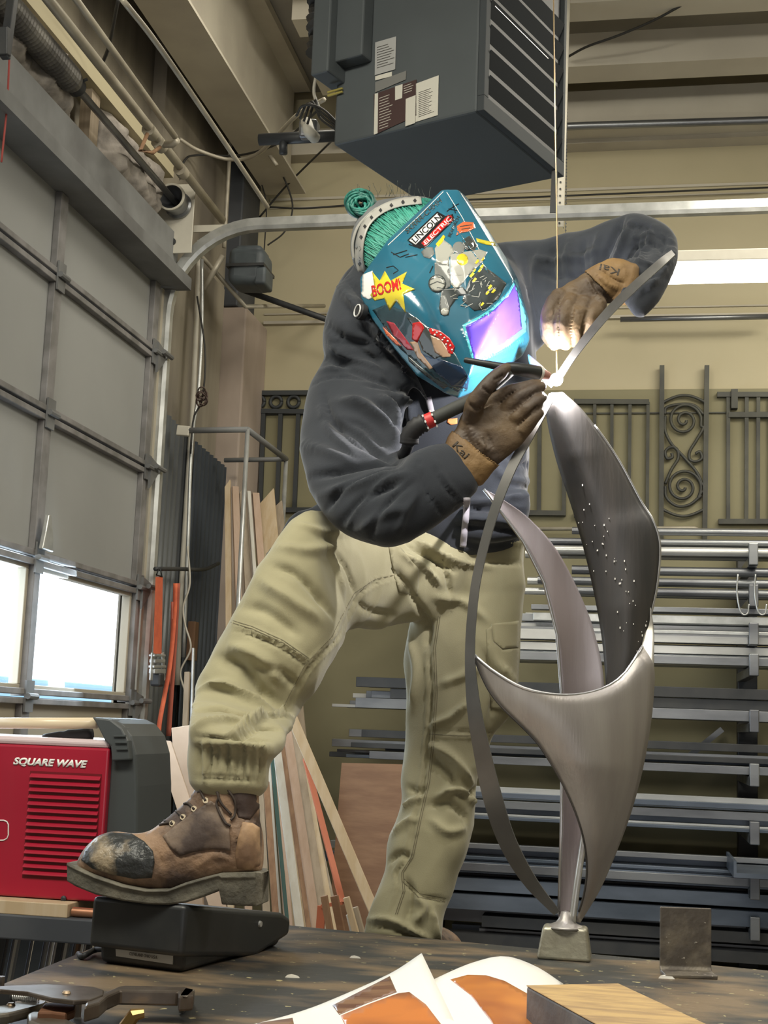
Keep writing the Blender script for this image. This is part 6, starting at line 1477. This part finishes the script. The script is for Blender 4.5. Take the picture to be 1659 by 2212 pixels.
cB = shell_of(me, lambda c: not beyond((975, 930), (1085, 1010))(c), .0022, 'cuff', M['glove_cuff'], glB)
cB = cB
bgB = bvh_of([glB, cB])
tproj(bgB, 'Kai', (975, 962), (1002, 990), 17, inkm, cB, bold=.01)

# ================================================================== TORCH AND FILLER ROD
to_ = thing('welding_torch', 'black welding torch held in the lower glove with red and white tape on its handle', 'torch', tuple(PY(1000, 880, 2.52)))
tk = mat('torch_black', (.022, .023, .022), .45)
MB().tube([PY(1003, 777, 2.4770), PY(1006, 778, 2.4770), PY(1060, 788, 2.4820), PY(1098, 796, 2.4850)], [.004, .0055, .0075, .009], 16).build('back_cap', tk, to_, smooth='auto')
MB().tube([PY(1092, 794, 2.4850), PY(1110, 796, 2.4870), PY(1150, 803, 2.5158), PY(1163, 806, 2.5262)], [.010, .0125, .0135, .014], 18).build('torch_head', tk, to_, smooth='auto')
MB().tube([PY(1163, 806, 2.5262), PY(1168, 807, 2.5294)], .0142, 18).build('gas_lens_ring', mat('ceramic_ring', (.6, .6, .55), .4), to_, smooth='auto')
MB().tube([PY(1168, 807, 2.5294), PY(1184, 812, 2.5427)], [.0105, .008], 16).build('ceramic_cup', mat('pink_ceramic', (.42, .2, .16), .5), to_, smooth='auto')
MB().tube([PY(1184, 812, 2.5427), PY(1196, 817, 2.5554)], [.0016, .0005], 6).build('electrode', M['steel_light'], to_)
MB().tube(spline([PY(1100, 800, 2.4880), PY(1060, 835, 2.4870), PY(1020, 864, 2.4820), PY(975, 886, 2.4720), PY(930, 908, 2.4620)], 5), .0128, 16).build('handle', mat('torch_handle_rubber', (.045, .047, .043), .7), to_, smooth=True)
a, b = PY(936, 905, 2.4625), PY(920, 912, 2.4615); 
MB().tube([a, b], .0150, 16).build('red_tape', mat('red_tape', (.55, .03, .03), .5), to_, smooth='auto')
dt = MB()
for i in range(9):
    t = i/8; p = a+(b-a)*(.5+.55*(1 if i % 2 else -1)); ang_ = PI*.6+t*PI*1.2
    u_ = np.array([0, 0, 1.]); ax = (b-a)/np.linalg.norm(b-a); s1 = np.cross(ax, u_); s1 /= np.linalg.norm(s1); s2 = np.cross(s1, ax)
    dt.obox(p+(s1*math.cos(ang_)+s2*math.sin(ang_))*.0152, ax*.0016, s1*.0022, s2*.0022)
dt.build('white_marks', hcol['white'], to_)
MB().tube(spline([PY(918, 912, 2.4620), PY(900, 922, 2.4620), PY(886, 940, 2.4670), PY(884, 958, 2.4720)], 4), [.016+.0035*math.sin(i*1.5)**2 for i in range(13)], 14).build('cable_boot', M['rubber'], to_, smooth=True)
MB().tube(spline([PY(884, 955, 2.4720), PY(876, 975, 2.5020), PY(862, 995, 2.62), PY(850, 1040, 2.70), PY(860, 1120, 2.76)], 4), .011, 12).build('torch_cable', M['rubber'], to_, smooth=True)
fr_ = tag(MB().tube([PY(1195, -60, 2.66), PY(1199, 260, 2.655), PY(1204, 560, 2.645), PY(1203, 700, 2.64), PY(1202, 745, 2.632), PY(1203, 808, 2.575)], .0014, 8).build('filler_rod', mat('copper_rod', (.75, .55, .32), .3, .9), smooth=True),
          'long thin copper filler rod held upright in the upper glove', 'rod')

# ================================================================== HOODIE DETAILS
bho = bvh_me(hood_o.data)
cord = cloth_mat('lavender_drawstring', (.36, .34, .38), (.26, .25, .28), 30)
def cordline(pts, w):
    L_ = []
    for p in spline([np.array(p, float) for p in pts], 6):
        q = hit(bho, p[0], p[1], .006)
        if q is not None: L_.append(q)
    MB().tube(L_, w, 8, flat=.5).build('drawstring', cord, hood_o, smooth=True)
cordline([(925, 858), (930, 880), (934, 896)], .0065)
cordline([(1008, 1075), (1007, 1110), (1003, 1150), (1000, 1182)], .007)
decal('chest_print', [(968, 905), (988, 903), (988, 915), (975, 918), (966, 913)], bho, mat('orange_screen_print', (.75, .22, .07), .7), hood_o, .002, 5)

# ================================================================== BOOTS
ztop = cv[5][2]
YBT = float(PZ(420, 1948, ztop)[1])+.012
def bootparts(parent, T=lambda p: p):
    up_st = [(172, 1862, 1880, .012), (182, 1840, 1886, .030), (205, 1812, 1895, .044), (240, 1797, 1905, .050), (290, 1800, 1915, .053), (330, 1790, 1925, .053), (375, 1755, 1928, .048), (425, 1715, 1922, .043), (480, 1690, 1905, .040), (530, 1720, 1890, .038), (556, 1765, 1886, .033), (564, 1800, 1884, .016)]
    rows = []; N_ = 28
    P_ = spline([np.array(a, float) for a in up_st], 4)
    vs = []
    for (x, t_, b_, w) in P_:
        ct = PY(x, t_, YBT); cb = PY(x, b_, YBT); c = (ct+cb)/2; h = (ct-cb)/2
        for k_ in range(N_):
            th = 2*PI*k_/N_; cs, sn = math.cos(th), math.sin(th)
            wz = w*(1.0 if cs < 0 else 1-.35*cs)
            cs2 = math.copysign(abs(cs)**.8, cs)
            vs.append(c+h*cs2+np.array([0, wz*math.copysign(abs(sn)**.8, sn), 0]))
    m_ = MB(); m = len(P_)
    m_.add(vs, [(i*N_+k_, i*N_+(k_+1) % N_, (i+1)*N_+(k_+1) % N_, (i+1)*N_+k_) for i in range(m-1) for k_ in range(N_)]+[tuple(range(N_))[::-1], tuple(range((m-1)*N_, m*N_))])
    loft(m_, [(436, 1665, 556, 1670, YBT+.004, .6), (424, 1700, 560, 1700, YBT+.003, .62), (414, 1735, 560, 1740, YBT, .58), (440, 1800, 560, 1800, YBT, .5)])
    me = sculpt(m_, .0036, 5)
    crumple(me, .002, 18, seed=2)
    folds(me, [([(350, 1808), (372, 1836), (392, 1850), (440, 1838), (490, 1842), (505, 1870)], 2.5, -4), ([(505, 1870), (480, 1885), (450, 1905), (430, 1920)], 2.5, -3.5), ([(530, 1770), (512, 1810), (505, 1860)], 2.5, -4), ([(335, 1832), (345, 1850), (350, 1870)], 3, -2),
               ([(500, 1700), (510, 1740), (530, 1770)], 5, -3), ([(470, 1700), (480, 1740), (470, 1780)], 5, 2.5), ([(400, 1730), (420, 1716), (450, 1705)], 4, 2), ([(430, 1870), (460, 1850), (500, 1855)], 6, 3)])
    up = finish('upper', me, M['leather'], parent, smooth=True); bu = bvh_me(me)
    tc = decal('toe_cap', [(176, 1858), (185, 1836), (205, 1812), (240, 1799), (285, 1802), (312, 1818), (330, 1838), (334, 1862), (328, 1896), (290, 1898), (240, 1888), (200, 1876)], bu, mat('scuffed_black_toe', (.03, .032, .032), .42, col2=(.30, .24, .16), scale=16, bump=.7, bscale=50, contrast=(.50, .62), det=12), up, .0016, 7, .002)
    decal('heel_patch', [(524, 1776), (545, 1778), (561, 1788), (562, 1868), (540, 1880), (512, 1876), (508, 1850), (514, 1812)], bu, mat('tan_heel_leather', (.42, .27, .15), .6, col2=(.20, .12, .07), scale=14, bump=.3, bscale=30, contrast=(.45, .6)), up, .0012, 7, .0015)
    decal('collar', [(418, 1692), (560, 1692), (560, 1745), (540, 1770), (515, 1765), (500, 1720), (470, 1702), (440, 1708), (420, 1715)], bu, M['leather_d'], up, .0012, 7, .0015)
    decal('quarter', [(352, 1806), (378, 1785), (400, 1768), (425, 1750), (455, 1730), (478, 1745), (495, 1790), (498, 1838), (460, 1834), (420, 1840), (388, 1850), (368, 1832)], bu, mat('dusty_leather', (.22, .16, .115), .62, col2=(.07, .05, .042), scale=15, contrast=(.42, .62), det=9, bump=.35, bscale=30), up, .0016, 7, .0016)
    bu2 = bvh_of([up]+list(up.children))
    for (x, y) in ((372, 1779), (395, 1765), (419, 1747), (444, 1729), (417, 1693), (460, 1685)):
        q = hit(bu2, x, y, .001)
        if q is None: continue
        MB().lathe([(.0026, 0), (.0052, 0), (.0048, .0014), (.0026, .0014)], q, -np.array(ray(x, y)), 14).build('eyelet', mat('brass_eyelet', (.75, .62, .40), .3, .8) if 'eyb' not in M else M['eyb'], up, smooth='auto')
    def lace(pts, r=.0021):
        L_ = []
        for p in spline([np.array(p, float) for p in pts], 5):
            q = hit(bu2, p[0], p[1], .0035)
            if q is not None and (not L_ or np.linalg.norm(q-L_[-1]) < .03): L_.append(q)
        if len(L_) > 2: MB().tube(L_, r, 8).build('lace', mat('brown_lace', (.045, .032, .025), .7) if 'lace' not in M else M['lace'], up, smooth=True)
    for L_ in ([(372, 1780), (355, 1773), (335, 1778), (310, 1790), (290, 1798)], [(372, 1776), (350, 1780), (322, 1790)], [(395, 1766), (380, 1752), (362, 1756), (340, 1768)], [(419, 1748), (405, 1735), (385, 1742), (365, 1752)], [(444, 1730), (436, 1716), (432, 1704), (440, 1698), (460, 1690)],
               [(460, 1695), (472, 1720), (468, 1740), (485, 1775), (498, 1784)], [(482, 1684), (492, 1705), (508, 1732), (507, 1760), (498, 1772)], [(486, 1690), (505, 1702), (530, 1702), (540, 1690)], [(478, 1685), (470, 1710), (478, 1735), (500, 1760)]): lace(L_)
    # sole: welt and outsole with a heel block and an arched shank
    so_ = [(152, 1864, 1893, .010), (160, 1860, 1900, .030), (185, 1866, 1909, .045), (230, 1884, 1925, .052), (290, 1904, 1938, .055), (340, 1914, 1945, .055), (385, 1914, 1947, .052), (420, 1900, 1943, .047), (455, 1890, 1932, .042), (488, 1882, 1918, .040), (494, 1881, 1948, .040), (540, 1880, 1951, .040), (565, 1880, 1952, .036), (573, 1884, 1950, .022)]
    rows = []
    for (x, t_, b_, w) in so_:
        a = PY(x, t_, YBT); b = PY(x, b_, YBT); r_ = []
        mid = a+(b-a)*.42
        for (c_, k_) in ((a, 1.0), (a+(b-a)*.14, 1.06), (a+(b-a)*.2, .99), (mid, .98), (b+(a-b)*.08, 1.0), (b, .95)): r_.append(c_+np.array([0, -w*k_, 0]))
        for (c_, k_) in ((b, .95), (b+(a-b)*.08, 1.0), (mid, .98), (a+(b-a)*.2, .99), (a+(b-a)*.14, 1.06), (a, 1.0)): r_.append(c_+np.array([0, w*k_, 0]))
        r_.append(r_[0]); rows.append(r_)
    m_ = MB().grid(rows); n_ = len(rows[0]); m_.f.append(tuple(range(n_-1))); k0 = (len(rows)-1)*n_; m_.f.append(tuple(range(k0, k0+n_-1)))
    m_.build('sole', M['sole'], parent, smooth='auto', bev=.0015, ang=30)
M['eyb'] = mat('brass_eyelet', (.75, .62, .40), .3, .8); M['lace'] = mat('brown_lace', (.045, .032, .025), .7)
bt_ = bpy.data.objects.new('work_boot', None); COL.objects.link(bt_); bt_.parent = per
n0 = set(bpy.data.objects)
bootparts(per)
new = [o for o in bpy.data.objects if o not in n0]
ups = [o for o in new if o.name.startswith('upper')][0]; sol = [o for o in new if o.name.startswith('sole')][0]
# thing > part > sub-part: the upper carries its own pieces, sole and laces; the empty is not needed
bpy.data.objects.remove(bt_)
ups.name = 'work_boot'
sol.parent = ups
# second boot, under the standing leg, on a low platform behind the table
ankle = PY(865, 2035, 2.85)
PLZ = ankle[2]-.10
ref = PY(500, 1950, YBT)
b2 = ups.copy(); COL.objects.link(b2); b2.parent = per
kk = Matrix.Rotation(math.radians(-105), 4, 'Z')
M2 = Matrix.Translation(Vector((ankle[0], ankle[1]-.0, PLZ+.002))) @ kk @ Matrix.Translation(-Vector(ref))
b2.matrix_parent_inverse = Matrix.Identity(4); b2.matrix_basis = M2
for c in list(ups.children):
    d_ = c.copy(); COL.objects.link(d_); d_.parent = b2
pf = thing('work_platform', 'dark low steel platform behind the table under the standing boot', 'platform', (ankle[0], ankle[1]+.2, 0))
MB().box(ankle[0]-.38, ankle[0]+.28, ankle[1]-.11, ankle[1]+.40, PLZ-.03, PLZ-.002).build('deck', M['black'], pf, bev=.004)
for dx in (-.34, .22):
    for dy in (-.07, .34): MB().box(ankle[0]+dx, ankle[0]+dx+.04, ankle[1]+dy, ankle[1]+dy+.04, 0, PLZ-.03).build('leg', M['black'], pf)
# ------------------------------------------------------------------ put every empty at its thing's base
def rebase():
    for o in list(bpy.data.objects):
        if '_loc' in o.keys():
            L = Vector(tuple(o['_loc'])); del o['_loc']
            o.location = L
            for c in o.children: c.matrix_parent_inverse = Matrix.Translation(-L)
rebase()
